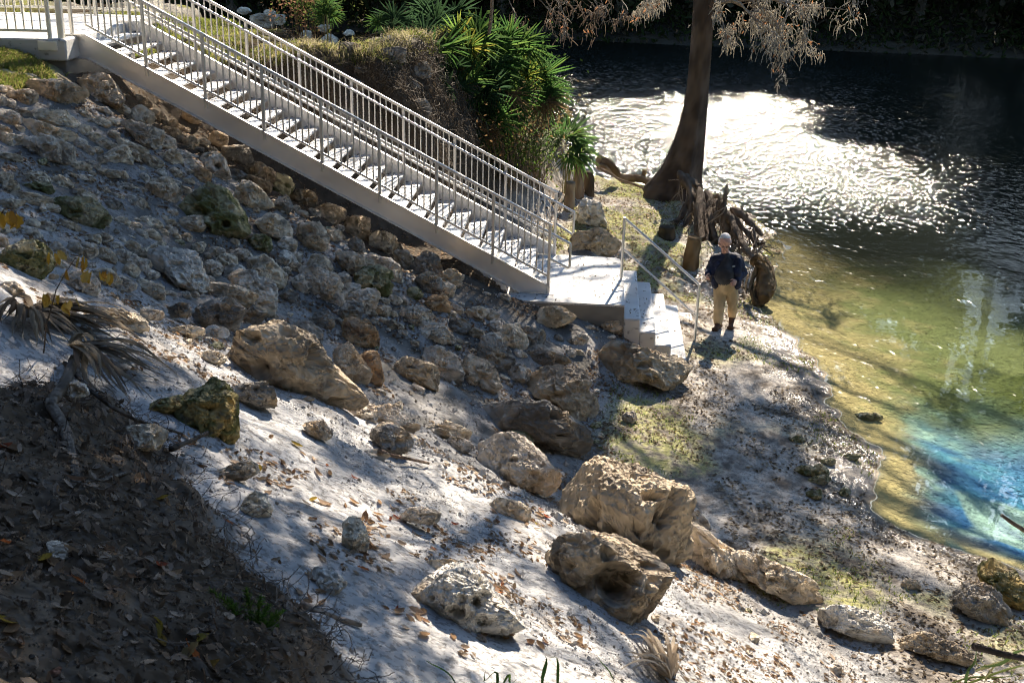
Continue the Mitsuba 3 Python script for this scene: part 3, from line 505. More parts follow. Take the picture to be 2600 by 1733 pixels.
# smaller rocks: x, y, width, height (photograph points), tilt
MID = {
 'up': ([(18, 366, 55, 26, 10), (30, 325, 50, 24, 5), (83, 348, 62, 20, -5), (273, 358, 60, 42, 20), (312, 348, 72, 28, 33), (248, 398, 58, 14, 8), (322, 267, 58, 40, 30), (440, 328, 38, 28, 20), (487, 375, 60, 34, 30), (372, 440, 70, 54, 35), (440, 515, 52, 30, 5),
        (72, 410, 70, 28, 0), (85, 433, 60, 26, 10), (345, 513, 48, 24, 25), (274, 510, 42, 22, 20), (350, 540, 40, 22, 10), (255, 474, 40, 26, 20), (266, 455, 42, 16, 20), (192, 450, 56, 24, 25), (80, 460, 90, 26, 12), (235, 283, 34, 20, 20), (256, 283, 40, 18, 10),
        (400, 285, 26, 16, 15), (384, 297, 22, 12, 0), (52, 262, 40, 18, 10), (82, 262, 26, 18, 0), (140, 305, 34, 22, 10), (190, 300, 40, 26, 25), (214, 318, 34, 20, 10), (120, 480, 40, 20, 15), (160, 520, 44, 22, 20), (300, 620, 36, 26, 20), (362, 578, 48, 42, 20), (290, 595, 52, 34, 20), (303, 570, 34, 28, 30), (25, 595, 40, 20, 0)], 'sandy', 'limestone rock bedded in the shaded sand of the upper slope', 'rocks bedded in the upper slope'),
 'mid': ([(522, 607, 40, 44, 0), (497, 580, 36, 24, 10), (680, 592, 26, 26, 20), (735, 608, 52, 38, 35), (718, 545, 66, 44, 40), (745, 735, 48, 34, 30), (660, 560, 40, 30, 30), (600, 560, 50, 30, 25), (560, 540, 44, 26, 20), (640, 640, 40, 30, 20), (700, 655, 50, 36, 30), (770, 690, 46, 30, 20), (790, 640, 30, 22, 20),
         (25, 675, 50, 42, 0), (127, 690, 46, 26, 20), (415, 713, 44, 30, 10), (350, 723, 44, 20, 10), (440, 765, 34, 24, 10), (495, 820, 54, 26, 10), (732, 985, 62, 34, 20), (838, 950, 60, 40, 20), (820, 610, 76, 48, 30), (862, 652, 74, 74, 40), (892, 618, 52, 42, 20), (880, 715, 38, 24, 10), (952, 675, 30, 30, 0), (836, 695, 44, 68, 40), (805, 720, 40, 60, 30), (955, 735, 76, 40, -20), (1000, 772, 60, 30, 20), (1175, 780, 66, 48, 40), (1128, 793, 48, 50, 20), (1143, 755, 36, 36, 40), (1190, 1005, 60, 28, 10), (892, 995, 76, 40, 20), (1060, 1020, 60, 26, 20), (955, 895, 32, 22, 0), (905, 1010, 90, 44, 30), (1447, 960, 30, 28, 0), (1185, 755, 30, 20, 0)], 'grey', 'limestone rock wedged among the boulders of the lower slope', 'rocks wedged among the boulders'),
 'under': ([(640, 425, 60, 44, 10), (700, 455, 56, 36, 20), (760, 495, 60, 40, 10), (820, 525, 58, 46, 20), (880, 560, 56, 44, 20), (930, 600, 50, 40, 20), (985, 610, 62, 50, 10), (1035, 640, 50, 40, 10), (905, 640, 40, 30, 10), (500, 320, 40, 30, 10), (545, 355, 60, 36, 20), (590, 395, 50, 34, 20), (435, 265, 50, 28, 20), (760, 540, 46, 30, 0), (860, 600, 40, 30, 0), (1010, 665, 60, 36, 10)], 'tan', 'rock lying in the deep shade under the staircase beam', 'rocks in the shade under the staircase'),
 'cream': ([(652, 600, 30, 34, 30), (665, 595, 42, 28, 40), (238, 256, 34, 22, 20), (270, 285, 40, 16, 20), (540, 628, 44, 40, 0), (125, 690, 30, 20, 0), (170, 895, 50, 30, 10), (496, 760, 48, 24, 10)], 'pale', 'small bright cream coloured rock on the shaded slope', 'bright cream rocks'),
 'bank': ([(745, 140, 50, 34, 20), (800, 120, 60, 36, 10), (850, 165, 64, 44, 20), (905, 130, 56, 34, 5), (930, 200, 60, 50, 20), (880, 230, 56, 44, 25), (960, 255, 50, 40, 10), (820, 205, 44, 34, 30), (965, 160, 44, 34, 0), (700, 120, 40, 26, 20)], 'dark', 'dark rock showing in the shaded earth bank behind the staircase', 'rocks in the earth bank'),
 'top': ([(705, 80, 22, 16, 0), (758, 92, 34, 22, 0), (745, 66, 26, 14, 0), (800, 75, 22, 12, 0), (640, 45, 26, 20, 0), (620, 30, 24, 14, 0), (560, 25, 26, 14, 0)], 'sandy', 'pale stone on the grassy bank top behind the staircase', 'stones on the bank top'),
 'shore': ([(1880, 1103, 44, 18, 0), (1940, 1130, 22, 20, 0), (1850, 1080, 40, 22, 0), (1900, 1060, 36, 16, 0), (1872, 1135, 30, 24, 0), (1960, 1050, 34, 14, 0), (1830, 1010, 34, 16, 0), (1985, 955, 40, 16, 0), (2010, 960, 30, 18, 0)], 'green', 'small dark mossy stone at the muddy water edge', 'mossy stones at the water edge'),
}
WORD = {'grey': 'grey', 'sandy': 'sandy pale', 'tan': 'tan', 'dark': 'dark stained', 'green': 'mossy', 'ochre': 'ochre', 'pale': 'pale'}
def by_tone(lab, grp, tn): return WORD[tn] + ' ' + lab, WORD[tn] + ' ' + grp
for j, (nm, (lst, tone, lab, grp)) in enumerate(MID.items()):
    for i, (x, y, w, h, a) in enumerate(lst):
        w, h = w * 1.22, h * 1.25
        r = rng(900 + j * 100 + i); n = 9; th = np.sort(r.uniform(0, 2 * np.pi, n)) * .3 + np.arange(n) / n * 2 * np.pi * .7 + .1
        q = np.stack([np.cos(th) * w / 2, np.sin(th) * h / 2], 1) * r.uniform(.82, 1.12, (n, 1)); al = math.radians(a)
        q = q @ np.array([[math.cos(al), math.sin(al)], [-math.sin(al), math.cos(al)]]) + [x, y]
        tn = tone if r.random() < .6 else ['grey', 'sandy', 'tan', 'dark', 'green'][r.integers(0, 5)] if nm in ('up', 'mid', 'under') else tone
        l_, g_ = by_tone(lab, grp, tn) if nm in ('up', 'mid', 'under') else (lab, grp)
        rock(q, tn, 900 + j * 100 + i, label=l_, name='rock', group=g_, facet=1.2)
rr = rng(3131); taken = [(P_of(c_, s_).mean(0), np.ptp(P_of(c_, s_), axis=0).max() * .42) for _, _, c_, s_, *_d in BIG] + [(np.array(m[:2]), m[2] * .42) for lst, *_q in MID.values() for m in lst]
FILL = [('rock', *MID['up'][2:], [(0, 200), (330, 260), (560, 480), (560, 700), (0, 620)], 140, ('sandy', 'grey', 'grey', 'tan')),
        ('rock', *MID['mid'][2:], [(430, 560), (1050, 700), (1330, 780), (1330, 960), (880, 760), (560, 720)], 140, ('grey', 'tan', 'sandy', 'dark', 'ochre')),
        ('rock', *MID['under'][2:], [(300, 215), (620, 400), (1050, 640), (1040, 690), (620, 460), (330, 260)], 70, ('tan', 'dark', 'grey'))]
for j, (nm, lab, grp, poly, n, tones) in enumerate(FILL):
    pg = trimesh.path.polygons.Polygon(poly) if False else np.array(poly, float); k = 0
    for t_ in range(4000):
        if k >= n: break
        p = np.array([rr.uniform(pg[:, 0].min(), pg[:, 0].max()), rr.uniform(pg[:, 1].min(), pg[:, 1].max())]); e = np.roll(pg, -1, 0)
        if (((pg[:, 1] > p[1]) != (e[:, 1] > p[1])) & (p[0] < (e[:, 0] - pg[:, 0]) * (p[1] - pg[:, 1]) / np.where(e[:, 1] == pg[:, 1], 1e-9, e[:, 1] - pg[:, 1]) + pg[:, 0])).sum() % 2 == 0: continue
        w = rr.uniform(22, 72) ** 1.0 * (1.0 if j != 2 else .8)
        if any(np.hypot(*(p - c_)) < r_ + w * .26 for c_, r_ in taken): continue
        taken.append((p, w * .3)); th = np.arange(8) / 8 * 2 * np.pi; h = w * rr.uniform(.5, .8); al = math.radians(rr.uniform(-5, 40))
        q = np.stack([np.cos(th) * w / 2, np.sin(th) * h / 2], 1) * rr.uniform(.78, 1.12, (8, 1)); q = q @ np.array([[math.cos(al), math.sin(al)], [-math.sin(al), math.cos(al)]]) + p
        tn = tones[rr.integers(0, len(tones))]; l_, g_ = by_tone(lab, grp, tn); rock(q, tn, 4000 + j * 200 + k, label=l_, name=nm, group=g_, facet=1.3); k += 1
# ---------------------------------------------------------------- the big cypress on the shore
def P3(px, py, Y):
    d = rayd(px, py); return EYE + d * (Y / d[..., 1])[..., None]
def bark(v, a, b, seed, f=3):
    n = nz(v * V3(f, f, f * .3), 2, 4, seed)
    return lerp(np.array(a, float), np.array(b, float), ss(.3, .7, n)[:, None])
ct = thing('cypress_tree', 'tall cypress with a flared reddish brown trunk standing on the shore', 'tree')
tc = [P3(np.array(x), np.array(y), 28.9) for x, y in ((1553, 447), (1558, 425), (1566, 395), (1577, 350), (1588, 300), (1596, 250), (1603, 200), (1610, 120), (1617, 0))]
tc = [V3(4.0, 28.9, -.3)] + tc + [V3(4.75, 29, 8), V3(5.1, 29.1, 13), V3(5.2, 29, 19), V3(5.3, 29.2, 26)]
tr_ = [.70, .62, .53, .45, .38, .325, .285, .27, .26, .25, .24, .18, .11, .03]
tt = np.linspace(0, len(tc) - 1, 90); tcp = np.stack([np.interp(tt, range(len(tc)), np.array(tc)[:, k]) for k in range(3)], 1); trp = np.interp(tt, range(len(tc)), tr_)
tv, tf = tube(tcp, trp, 40)
aa = np.arctan2(tv[:, 1] - np.repeat(tcp[:, 1], 40), tv[:, 0] - np.repeat(tcp[:, 0], 40))
fl = np.repeat(np.clip(1 - (tcp[:, 2] - .2) / 3.2, 0, 1) ** 1.3, 40)
cen = np.repeat(tcp, 40, 0)
tv = cen + (tv - cen) * (1 + fl * (.20 * np.cos(5 * aa + .6) + .09 * np.cos(9 * aa)) + .10 * (nz(tv * V3(6, 6, .7), 1, 3, 51) - .5) + np.where(np.cos(aa - 2.9) > 0, np.cos(aa - 2.9) ** 2, 0) * fl ** 2 * .35)[:, None]
put('trunk', trimesh.Trimesh(tv, tf, process=False), 'bark_mat', ct, smooth=True, color=bark(tv, (.05, .036, .026), (.125, .095, .07), 52))
CA = lambda x, y: ((1480 + x / 3.564) * 2352 / 2600, (360 + y / 3.564) * 2352 / 2600)
ROOTS = [('860,260 900,330 960,400 1000,520 960,700 900,800', 27.6, 25.7, .17, .07), ('1050,400 1070,520 1060,700 1080,900', 26.8, 24.6, .22, .07), ('1100,430 1180,560 1210,620 1250,720 1300,850', 26.6, 24.8, .2, .08),
         ('1305,378 1290,470 1275,600 1290,740 1340,850', 25.2, 24.7, .03, .15), ('1330,600 1420,650 1500,720 1570,780 1625,855', 25.2, 24.3, .13, .05), ('1350,660 1420,760 1500,830 1560,930 1650,915', 25, 24.1, .08, .04),
         ('1290,620 1360,740 1400,850 1450,930 1500,1000', 25, 23.4, .13, .07), ('1160,480 1140,640 1170,800 1215,905', 26.2, 24.6, .16, .06), ('980,460 920,620 880,690 835,730', 26.8, 25.8, .14, .05),
         ('1000,540 1040,640 1020,760 1050,880', 26.3, 24.8, .12, .05), ('1230,520 1240,600 1300,700 1350,830 1380,930', 25.8, 24.2, .12, .05), ('1100,560 1110,700 1130,860 1110,960', 26, 24.3, .1, .04), ('900,300 960,330 1010,380 1060,420', 27.8, 27, .12, .1),
         ('1440,960 1500,1010 1580,1085 1650,1060', 23.2, 22.2, .06, .05), ('1500,1000 1560,1010 1640,925', 23.6, 23.9, .05, .03), ('1190,500 1230,480 1250,560', 25.9, 25.4, .07, .05), ('1480,700 1490,660 1470,640', 24.8, 24.8, .05, .02), ('1540,760 1560,880 1550,950', 24.5, 24.0, .04, .03)]
def poly3(s, Y0, Y1, n=6, conv=CA):
    a = np.array([conv(*map(float, q.split(','))) for q in s.split()])
    tt = np.linspace(0, 1, len(a)); ti = np.linspace(0, 1, (len(a) - 1) * n + 1)
    px, py = np.interp(ti, tt, a[:, 0]), np.interp(ti, tt, a[:, 1])
    k = np.ones(5) / 5; sm = lambda v: np.convolve(np.r_[[v[0]] * 2, v, [v[-1]] * 2], k, 'valid')
    return P3(sm(px), sm(py), lerp(Y0, Y1, ti))
for i, (s, Y0, Y1, r0, r1) in enumerate(ROOTS):
    c = poly3(s, Y0, Y1); v, f = tube(c, np.minimum(np.linspace(r0, r1, len(c)) * (.75 + .15 * np.sin(np.arange(len(c)) * .8 + i)), .03 + np.arange(len(c)) * .02), 12, wob=.3, seed=i)
    put('root', trimesh.Trimesh(v, f, process=False), 'bark_mat', ct, smooth=True, color=bark(v, (.07, .05, .035), (.17, .13, .095), 60 + i))
rr = rng(77); a_, b_, ra_ = [], [], []
for i in range(170):
    s, Y0, Y1, r0, _ = ROOTS[rr.integers(0, 13)]; c = poly3(s, Y0, Y1); p = c[rr.integers(2, len(c))] + rr.normal(size=3) * .06
    d = V3(rr.normal() * .5, rr.normal() * .3 - .25, -.8)
    for k in range(5):
        q = p + unit(d) * rr.uniform(.08, .2); a_.append(p); b_.append(q); ra_.append(rr.uniform(.006, .018)); p = q; d = d + rr.normal(size=3) * .35
v, f = segs_mesh(a_, b_, np.array(ra_), np.array(ra_) * .85, 4)
put('root_fibre', (v, f), 'attr_mat', ct, color=bark(v, (.08, .06, .04), (.26, .20, .14), 80), kind='stuff')
def twig_tree(p0, d0, L, r0, seed, levels=4, kids=4, droop=.12, spread=.7):
    """A branch that forks again and again: lists of straight pieces and the tips."""
    r = rng(seed); A, B, RA, RB, tips = [], [], [], [], []
    todo = [(np.array(p0, float), unit(np.array(d0, float)), L, r0, 0)]
    while todo:
        p, d, L_, rd, lv = todo.pop(); n = 6
        for k in range(n):
            d = unit(d + r.normal(size=3) * .16 - V3(0, 0, droop * (.3 + .5 * lv)))
            q = p + d * L_ / n; r1 = rd * (1 - .55 * (k + 1) / n); A.append(p); B.append(q); RA.append(rd * (1 - .55 * k / n)); RB.append(r1); p = q
            if lv < levels and k > 0:
                for _ in range(1 if r.random() < kids / 6 else 0):
                    e = unit(d + r.normal(size=3) * spread); todo.append((p.copy(), e, L_ * r.uniform(.35, .6), r1 * .6, lv + 1))
            if lv >= levels - 1: tips.append(q)
    return np.array(A), np.array(B), np.array(RA), np.array(RB), np.array(tips if tips else [q])
def moss(tips, n, seed, lo=.08, hi=.34):
    """Strands of hanging moss and dry leaf under the tips."""
    r = rng(seed); t = tips[r.integers(0, len(tips), n)] + r.normal(size=(n, 3)) * .06
    A, B, RA = [], [], []; p = t; L = r.uniform(lo, hi, (n, 1)); d = np.tile(V3(0, 0, -1), (n, 1)) + r.normal(size=(n, 3)) * .5
    for k in range(4):
        q = p + unit(d) * L / 4; A.append(p); B.append(q); RA.append(np.full(n, .011 - .002 * k)); p = q; d = d + r.normal(size=(n, 3)) * .25 - V3(0, 0, .3)
    return np.vstack(A), np.vstack(B), np.concatenate(RA)
def branch_part(key, p0, d0, L, r0, seed, n_moss, mcol=((.34, .32, .26), (.42, .36, .28), (.26, .23, .18)), red=.15, **kw):
    A, B, RA, RB, tips = twig_tree(p0, d0, L, r0, seed, **kw)
    v, f = segs_mesh(A, B, np.maximum(RA, .004), np.maximum(RB, .003), 5)
    put('branch', (v, f), 'attr_mat', key, color=bark(v, (.15, .12, .09), (.32, .28, .22), seed))
    if n_moss:
        a, b, ra = moss(tips, n_moss, seed + 1); v, f = segs_mesh(a, b, ra, ra * .8, 3)
        c = tips[rng(seed + 2).integers(0, len(tips), int(n_moss * red))]; c = c + rng(seed + 3).normal(size=c.shape) * .08
        v2, f2 = leaf_quads(c, .12, .035, seed + 4)
        put('moss', join([(v, f), (v2, f2)]), 'leaf_mat', key, color=np.vstack([tint(v, 6, mcol, seed), tint(v2, 8, [(.30, .13, .06), (.36, .18, .09), (.24, .12, .06)], seed)]), kind='stuff')
    return tips
br = [((1640, 8), (1940, 22), 28.6, .055, 11), ((1650, -30), (1800, 40), 28.2, .04, 12), ((1650, -60), (1900, 10), 29.2, .05, 13), ((1640, 20), (1700, 60), 28.5, .02, 14), ((1790, 5), (1900, 60), 28.3, .025, 15), ((1600, -40), (1500, 10), 28.6, .03, 16), ((1720, 10), (1780, 60), 28.8, .02, 17), ((1860, -10), (1990, -30), 28.6, .04, 18), ((1680, 0), (1830, 55), 28.0, .03, 23), ((1650, -20), (1760, 50), 29.0, .03, 24)]
for (a, b, Y, r0, sd) in br:
    p, q = P3(np.array(float(a[0])), np.array(float(a[1])), Y), P3(np.array(float(b[0])), np.array(float(b[1])), Y - .6)
    branch_part(ct, p, q - p, np.linalg.norm(q - p) * .85, r0, sd, 170, red=.10, levels=3, kids=4.5, droop=.03, mcol=((.50, .47, .40), (.56, .52, .44), (.38, .35, .29)))
CROWN = [((4.9, 29, 7.5), (1, -.6, .12), 4.5), ((4.8, 29, 8.5), (-1, -.5, .15), 4.5), ((5, 29, 10), (-.6, -1, .2), 5), ((5, 29, 11.5), (.8, -1, .2), 5), ((5.1, 29, 13), (-1, .2, .25), 4.5), ((5.1, 29, 14), (1, .5, .2), 5), ((5.2, 29, 16), (-.3, -1, .2), 4.5), ((5.2, 29, 18), (.8, -.6, .3), 4), ((5.2, 29, 20), (-.8, -.3, .3), 3.5), ((5.2, 29, 22), (.2, -1, .5), 3), ((4.7, 29, 6.6), (-.9, -.9, .2), 4)]
for i, (p, d, L) in enumerate(CROWN):
    branch_part(ct, p, d, L, .09, 300 + i, 500, red=1.0, levels=3, kids=4.6, droop=.03)
# ---------------------------------------------------------------- a leafless tree's hanging twigs above the palmettos
bt = thing('bare_tree', 'thin bare tree with dead brown twigs rising behind the palmettos', 'tree')
tk = np.array([P3(np.array(x), np.array(y), 25.2) for x, y in ((1106., 250.), (1112, 180), (1120, 100), (1128, 40), (1132, -60))]); tk = np.vstack([tk, tk[-1] + [[.2, .1, 2], [.5, .2, 4], [.7, .5, 6]]])
v, f = tube(tk, np.linspace(.05, .02, len(tk)), 8, wob=.2); put('trunk', (v, f), 'attr_mat', bt, color=bark(v, (.16, .11, .07), (.24, .18, .12), 90))
for i, (x, y, x1, y1, L) in enumerate([(1180, -40, 1260, 60, 2.0), (1250, -40, 1330, 70, 2.0), (1330, -50, 1420, 60, 2.2), (1230, -60, 1300, 90, 2.0), (1400, -40, 1470, 20, 1.6), (1150, -50, 1200, 40, 1.6), (1290, -30, 1390, 40, 1.8)]):
    p, q = P3(np.array(float(x)), np.array(float(y)), 26.0 + .2 * i), P3(np.array(float(x1)), np.array(float(y1)), 25.6 + .2 * i)
    branch_part(bt, p, q - p, L * .55, .018, 330 + i, 22, mcol=((.24, .19, .15), (.34, .27, .21)), red=.2, levels=3, kids=4.4, droop=.06)
    put('limb', tube(np.array([tk[-2], lerp(tk[-2], p, .5) + V3(0, 0, 1.0), p]), [.03, .028, .022], 6), 'bark_dark', bt) if 0 else None
# ---------------------------------------------------------------- palmettos
def fan(hub, face, updir, R, seed, n=24, arc=4.4, dead=False, w=.042):
    """One fan leaf: a petiole end at hub, blades spread in the plane across face, the middle one along updir."""
    r = rng(seed); face = unit(np.array(face, float)); u = np.array(updir, float); u = unit(u - face * (u @ face)); s = np.cross(face, u)
    A = np.linspace(-arc / 2, arc / 2, n) + r.normal(size=n) * .03; L = R * (1 - .25 * (np.abs(A) / (arc / 2)) ** 2) * r.uniform(.88, 1.05, n)
    ks = np.array([0, .35, .7, 1.0]); V, Fc = [], []
    d = np.cos(A)[:, None] * u + np.sin(A)[:, None] * s; side = -np.sin(A)[:, None] * u + np.cos(A)[:, None] * s
    wd = np.array([.35, 1.0, .75, .06]) * w * (R / .55)
    dr = r.uniform(.0, .35, n) * (2.2 if dead else 1)
    for j in range(4):
        c = hub + d * (L * ks[j])[:, None] - V3(0, 0, 1) * (dr * L * ks[j] ** 2)[:, None] - face * .12 * R * ks[j] * (1 - ks[j])
        V += [c + side * wd[j] / 2, c - face * wd[j] * .35, c - side * wd[j] / 2]
    v = np.stack(V, 1).reshape(-1, 3); fs = []
    for j in range(3):
        for q in (0, 1): fs += [[j * 3 + q, j * 3 + q + 1, j * 3 + q + 4], [j * 3 + q, j * 3 + q + 4, j * 3 + q + 3]]
    f = (np.array(fs)[None] + (np.arange(n) * 12)[:, None, None]).reshape(-1, 3)
    return v, f, 12
GREENS = [(.045, .10, .028), (.06, .13, .032), (.09, .15, .035), (.05, .09, .032)]
C2 = lambda x, y: ((870 + x / 2.7034) * 2352 / 2600, (y / 2.7034) * 2352 / 2600)
def palmetto(label, fans, seed, base=None):
    key = thing('palmetto', label, 'palmetto', None); r = rng(seed); hubs = []
    for i, (x, y, R, ax, Y, kind) in enumerate(fans):
        px, py = C2(x, y); h = P3(np.array(px), np.array(py), Y); hubs.append(h)
        al = math.radians(ax); ud = RT * math.sin(al) + V3(0, 0, 1) * math.cos(al) + V3(0, -.25, 0)
        fc = V3(r.normal() * .45, -1, .75 + r.normal() * .3)
        v, f, per = fan(h, fc, ud, R / 2.7034 * Y / F * 1.22, seed * 50 + i, arc=r.uniform(3.6, 4.9), dead=kind == 'd')
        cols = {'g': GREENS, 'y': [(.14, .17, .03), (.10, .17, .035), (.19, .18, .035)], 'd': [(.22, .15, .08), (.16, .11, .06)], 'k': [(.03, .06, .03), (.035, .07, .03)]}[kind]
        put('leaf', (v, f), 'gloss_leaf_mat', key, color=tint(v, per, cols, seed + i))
    c = np.mean(hubs, 0); b = V3(c[0], c[1] + .5, ground(c[0], c[1] + .5, False) - .1) if base is None else base
    pts = [tube(np.array([b + r.normal(size=3) * .1, lerp(b, h, .55) + V3(0, 0, .12), h]), [.016, .012, .009], 5) for h in hubs]
    v, f = join(pts); put('stalk', (v, f), 'attr_mat', key, color=bark(v, (.08, .10, .03), (.20, .17, .09), seed))
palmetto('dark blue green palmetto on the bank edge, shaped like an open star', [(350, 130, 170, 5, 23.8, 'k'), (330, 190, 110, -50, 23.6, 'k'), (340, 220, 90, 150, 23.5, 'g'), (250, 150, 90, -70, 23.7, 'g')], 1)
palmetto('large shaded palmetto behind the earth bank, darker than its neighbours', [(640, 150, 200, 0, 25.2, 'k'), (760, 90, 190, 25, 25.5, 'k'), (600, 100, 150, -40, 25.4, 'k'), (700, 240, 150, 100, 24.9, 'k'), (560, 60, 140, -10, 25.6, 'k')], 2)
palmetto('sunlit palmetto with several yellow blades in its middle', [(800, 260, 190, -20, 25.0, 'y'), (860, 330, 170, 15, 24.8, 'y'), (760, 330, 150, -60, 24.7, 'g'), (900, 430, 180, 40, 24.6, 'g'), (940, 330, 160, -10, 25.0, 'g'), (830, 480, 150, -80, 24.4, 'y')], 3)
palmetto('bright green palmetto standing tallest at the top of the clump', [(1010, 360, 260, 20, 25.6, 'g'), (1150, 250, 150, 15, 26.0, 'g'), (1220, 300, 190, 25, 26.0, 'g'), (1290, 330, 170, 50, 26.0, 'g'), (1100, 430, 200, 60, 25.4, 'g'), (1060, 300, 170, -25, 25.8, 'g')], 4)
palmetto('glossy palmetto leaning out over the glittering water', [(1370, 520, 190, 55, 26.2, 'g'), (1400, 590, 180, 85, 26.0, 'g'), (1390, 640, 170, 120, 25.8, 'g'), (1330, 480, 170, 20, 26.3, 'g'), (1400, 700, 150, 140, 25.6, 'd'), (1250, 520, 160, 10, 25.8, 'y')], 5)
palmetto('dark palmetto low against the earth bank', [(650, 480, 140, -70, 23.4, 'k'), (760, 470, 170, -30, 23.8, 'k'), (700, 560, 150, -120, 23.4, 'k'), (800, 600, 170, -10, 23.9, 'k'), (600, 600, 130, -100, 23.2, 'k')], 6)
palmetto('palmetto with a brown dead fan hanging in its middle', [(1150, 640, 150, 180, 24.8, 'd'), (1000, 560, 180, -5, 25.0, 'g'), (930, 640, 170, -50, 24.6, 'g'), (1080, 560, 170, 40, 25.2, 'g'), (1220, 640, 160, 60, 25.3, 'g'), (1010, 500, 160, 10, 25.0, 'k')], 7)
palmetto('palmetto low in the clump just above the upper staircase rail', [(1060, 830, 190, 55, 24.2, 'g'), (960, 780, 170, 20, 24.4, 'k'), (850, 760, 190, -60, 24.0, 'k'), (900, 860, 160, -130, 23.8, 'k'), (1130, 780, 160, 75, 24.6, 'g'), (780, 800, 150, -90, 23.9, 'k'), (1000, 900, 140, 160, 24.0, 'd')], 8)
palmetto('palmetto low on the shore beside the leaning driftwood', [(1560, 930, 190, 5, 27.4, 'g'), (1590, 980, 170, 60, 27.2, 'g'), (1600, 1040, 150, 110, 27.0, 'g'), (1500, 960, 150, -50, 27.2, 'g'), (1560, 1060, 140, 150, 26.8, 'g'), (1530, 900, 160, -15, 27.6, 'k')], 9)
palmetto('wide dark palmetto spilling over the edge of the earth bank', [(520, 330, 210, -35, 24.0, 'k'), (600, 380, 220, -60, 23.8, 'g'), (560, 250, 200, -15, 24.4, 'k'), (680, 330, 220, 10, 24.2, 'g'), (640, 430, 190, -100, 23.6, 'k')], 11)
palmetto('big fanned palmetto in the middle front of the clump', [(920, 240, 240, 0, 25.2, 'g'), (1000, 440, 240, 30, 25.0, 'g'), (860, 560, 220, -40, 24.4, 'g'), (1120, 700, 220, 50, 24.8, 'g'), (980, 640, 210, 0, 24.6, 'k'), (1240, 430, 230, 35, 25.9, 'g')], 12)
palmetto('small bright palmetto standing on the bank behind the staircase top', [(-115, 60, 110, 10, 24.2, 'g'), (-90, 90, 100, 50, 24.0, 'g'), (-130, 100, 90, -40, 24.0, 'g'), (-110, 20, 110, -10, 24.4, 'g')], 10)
def shrub(label, pts, seed, n, L, cols, key='shrub', rad=.3):
    k = thing(key, label, 'shrub'); r = rng(seed)
    cs = np.array([P3(np.array(C2(x, y)[0]), np.array(C2(x, y)[1]), Y) for x, y, Y in pts])
    c = cs[r.integers(0, len(cs), n)] + r.normal(size=(n, 3)) * rad * [1, 1, .7]
    v, f = leaf_quads(c, L * r.uniform(.7, 1.3, n), L * .45, seed); put('foliage', (v, f), 'gloss_leaf_mat', k, color=tint(v, 8, cols, seed), kind='stuff')
    b = cs.mean(0); b[2] = ground(b[0], b[1], False); A = np.tile(b, (60, 1)) + r.normal(size=(60, 3)) * .12; m = c[r.integers(0, n, 60)]
    v, f = segs_mesh(np.vstack([A, lerp(A, m, .5)]), np.vstack([lerp(A, m, .5), m]), np.r_[np.full(60, .008), np.full(60, .006)], np.r_[np.full(60, .006), np.full(60, .003)], 3)
    put('stem', (v, f), 'attr_mat', k, color=bark(v, (.12, .09, .06), (.2, .16, .11), seed), kind='stuff')
shrub('pale small leaved shrub between the palmettos and the water', [(1330, 940, 25.8), (1400, 950, 26.0), (1280, 990, 25.4), (1350, 1010, 25.4)], 21, 900, .07, [(.16, .18, .12), (.10, .13, .06), (.22, .22, .17)])
shrub('leafy green undergrowth shrub at the foot of the palmettos', [(1150, 1000, 24.6), (1220, 1050, 24.6), (1050, 960, 24.2), (1300, 1080, 25.0), (1180, 920, 25.0), (1000, 900, 24.0)], 22, 1500, .08, [(.05, .09, .02), (.10, .14, .03), (.16, .10, .05)], rad=.35)
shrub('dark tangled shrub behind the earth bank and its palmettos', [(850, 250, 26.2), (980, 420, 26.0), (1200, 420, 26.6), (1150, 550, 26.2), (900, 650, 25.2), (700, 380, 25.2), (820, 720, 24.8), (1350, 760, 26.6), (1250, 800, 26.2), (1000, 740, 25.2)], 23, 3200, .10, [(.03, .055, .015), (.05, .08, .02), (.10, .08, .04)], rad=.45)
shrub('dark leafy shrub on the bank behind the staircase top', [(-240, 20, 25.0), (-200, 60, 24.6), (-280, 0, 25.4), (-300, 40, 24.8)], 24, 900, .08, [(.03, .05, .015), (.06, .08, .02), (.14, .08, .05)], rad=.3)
# ---------------------------------------------------------------- earth bank: fine hanging roots; posts and stumps
rr = rng(401); n = 26000
x, y = rr.uniform(-5.2, -.3, n), rr.uniform(20.2, 25.5, n); z = ground(x, y); e = .06
nx_, ny_ = -(ground(x + e, y) - z) / e, -(ground(x, y + e) - z) / e; sl = np.hypot(nx_, ny_)
k = (sl > .55) & (z > .9) & (z < 4.7) & (rr.random(n) < .7); p = np.stack([x, y, z], -1)[k]; nm = unit(np.stack([nx_, ny_, np.ones(n)], -1)[k])
p = p + nm * rr.uniform(.0, .10, (len(p), 1)); d = unit(np.cross(nm, rr.normal(size=p.shape)) + nm * rr.normal(size=(len(p), 1)) * .3 - V3(0, 0, .5)); L = rr.uniform(.05, .2, (len(p), 1)); m = p + d * L; q = m + unit(d + rr.normal(size=p.shape) * .5) * L
v, f = segs_mesh(np.vstack([p, m]), np.vstack([m, q]), np.full(2 * len(p), .005), np.full(2 * len(p), .003), 3)
put('root_mat', (v, f), 'attr_mat', color=tint(v, 6, [(.09, .07, .05), (.05, .04, .028), (.13, .10, .07), (.07, .05, .028)], 5), label='mat of fine brown roots hanging from the steep earth bank', cat='roots', kind='stuff')
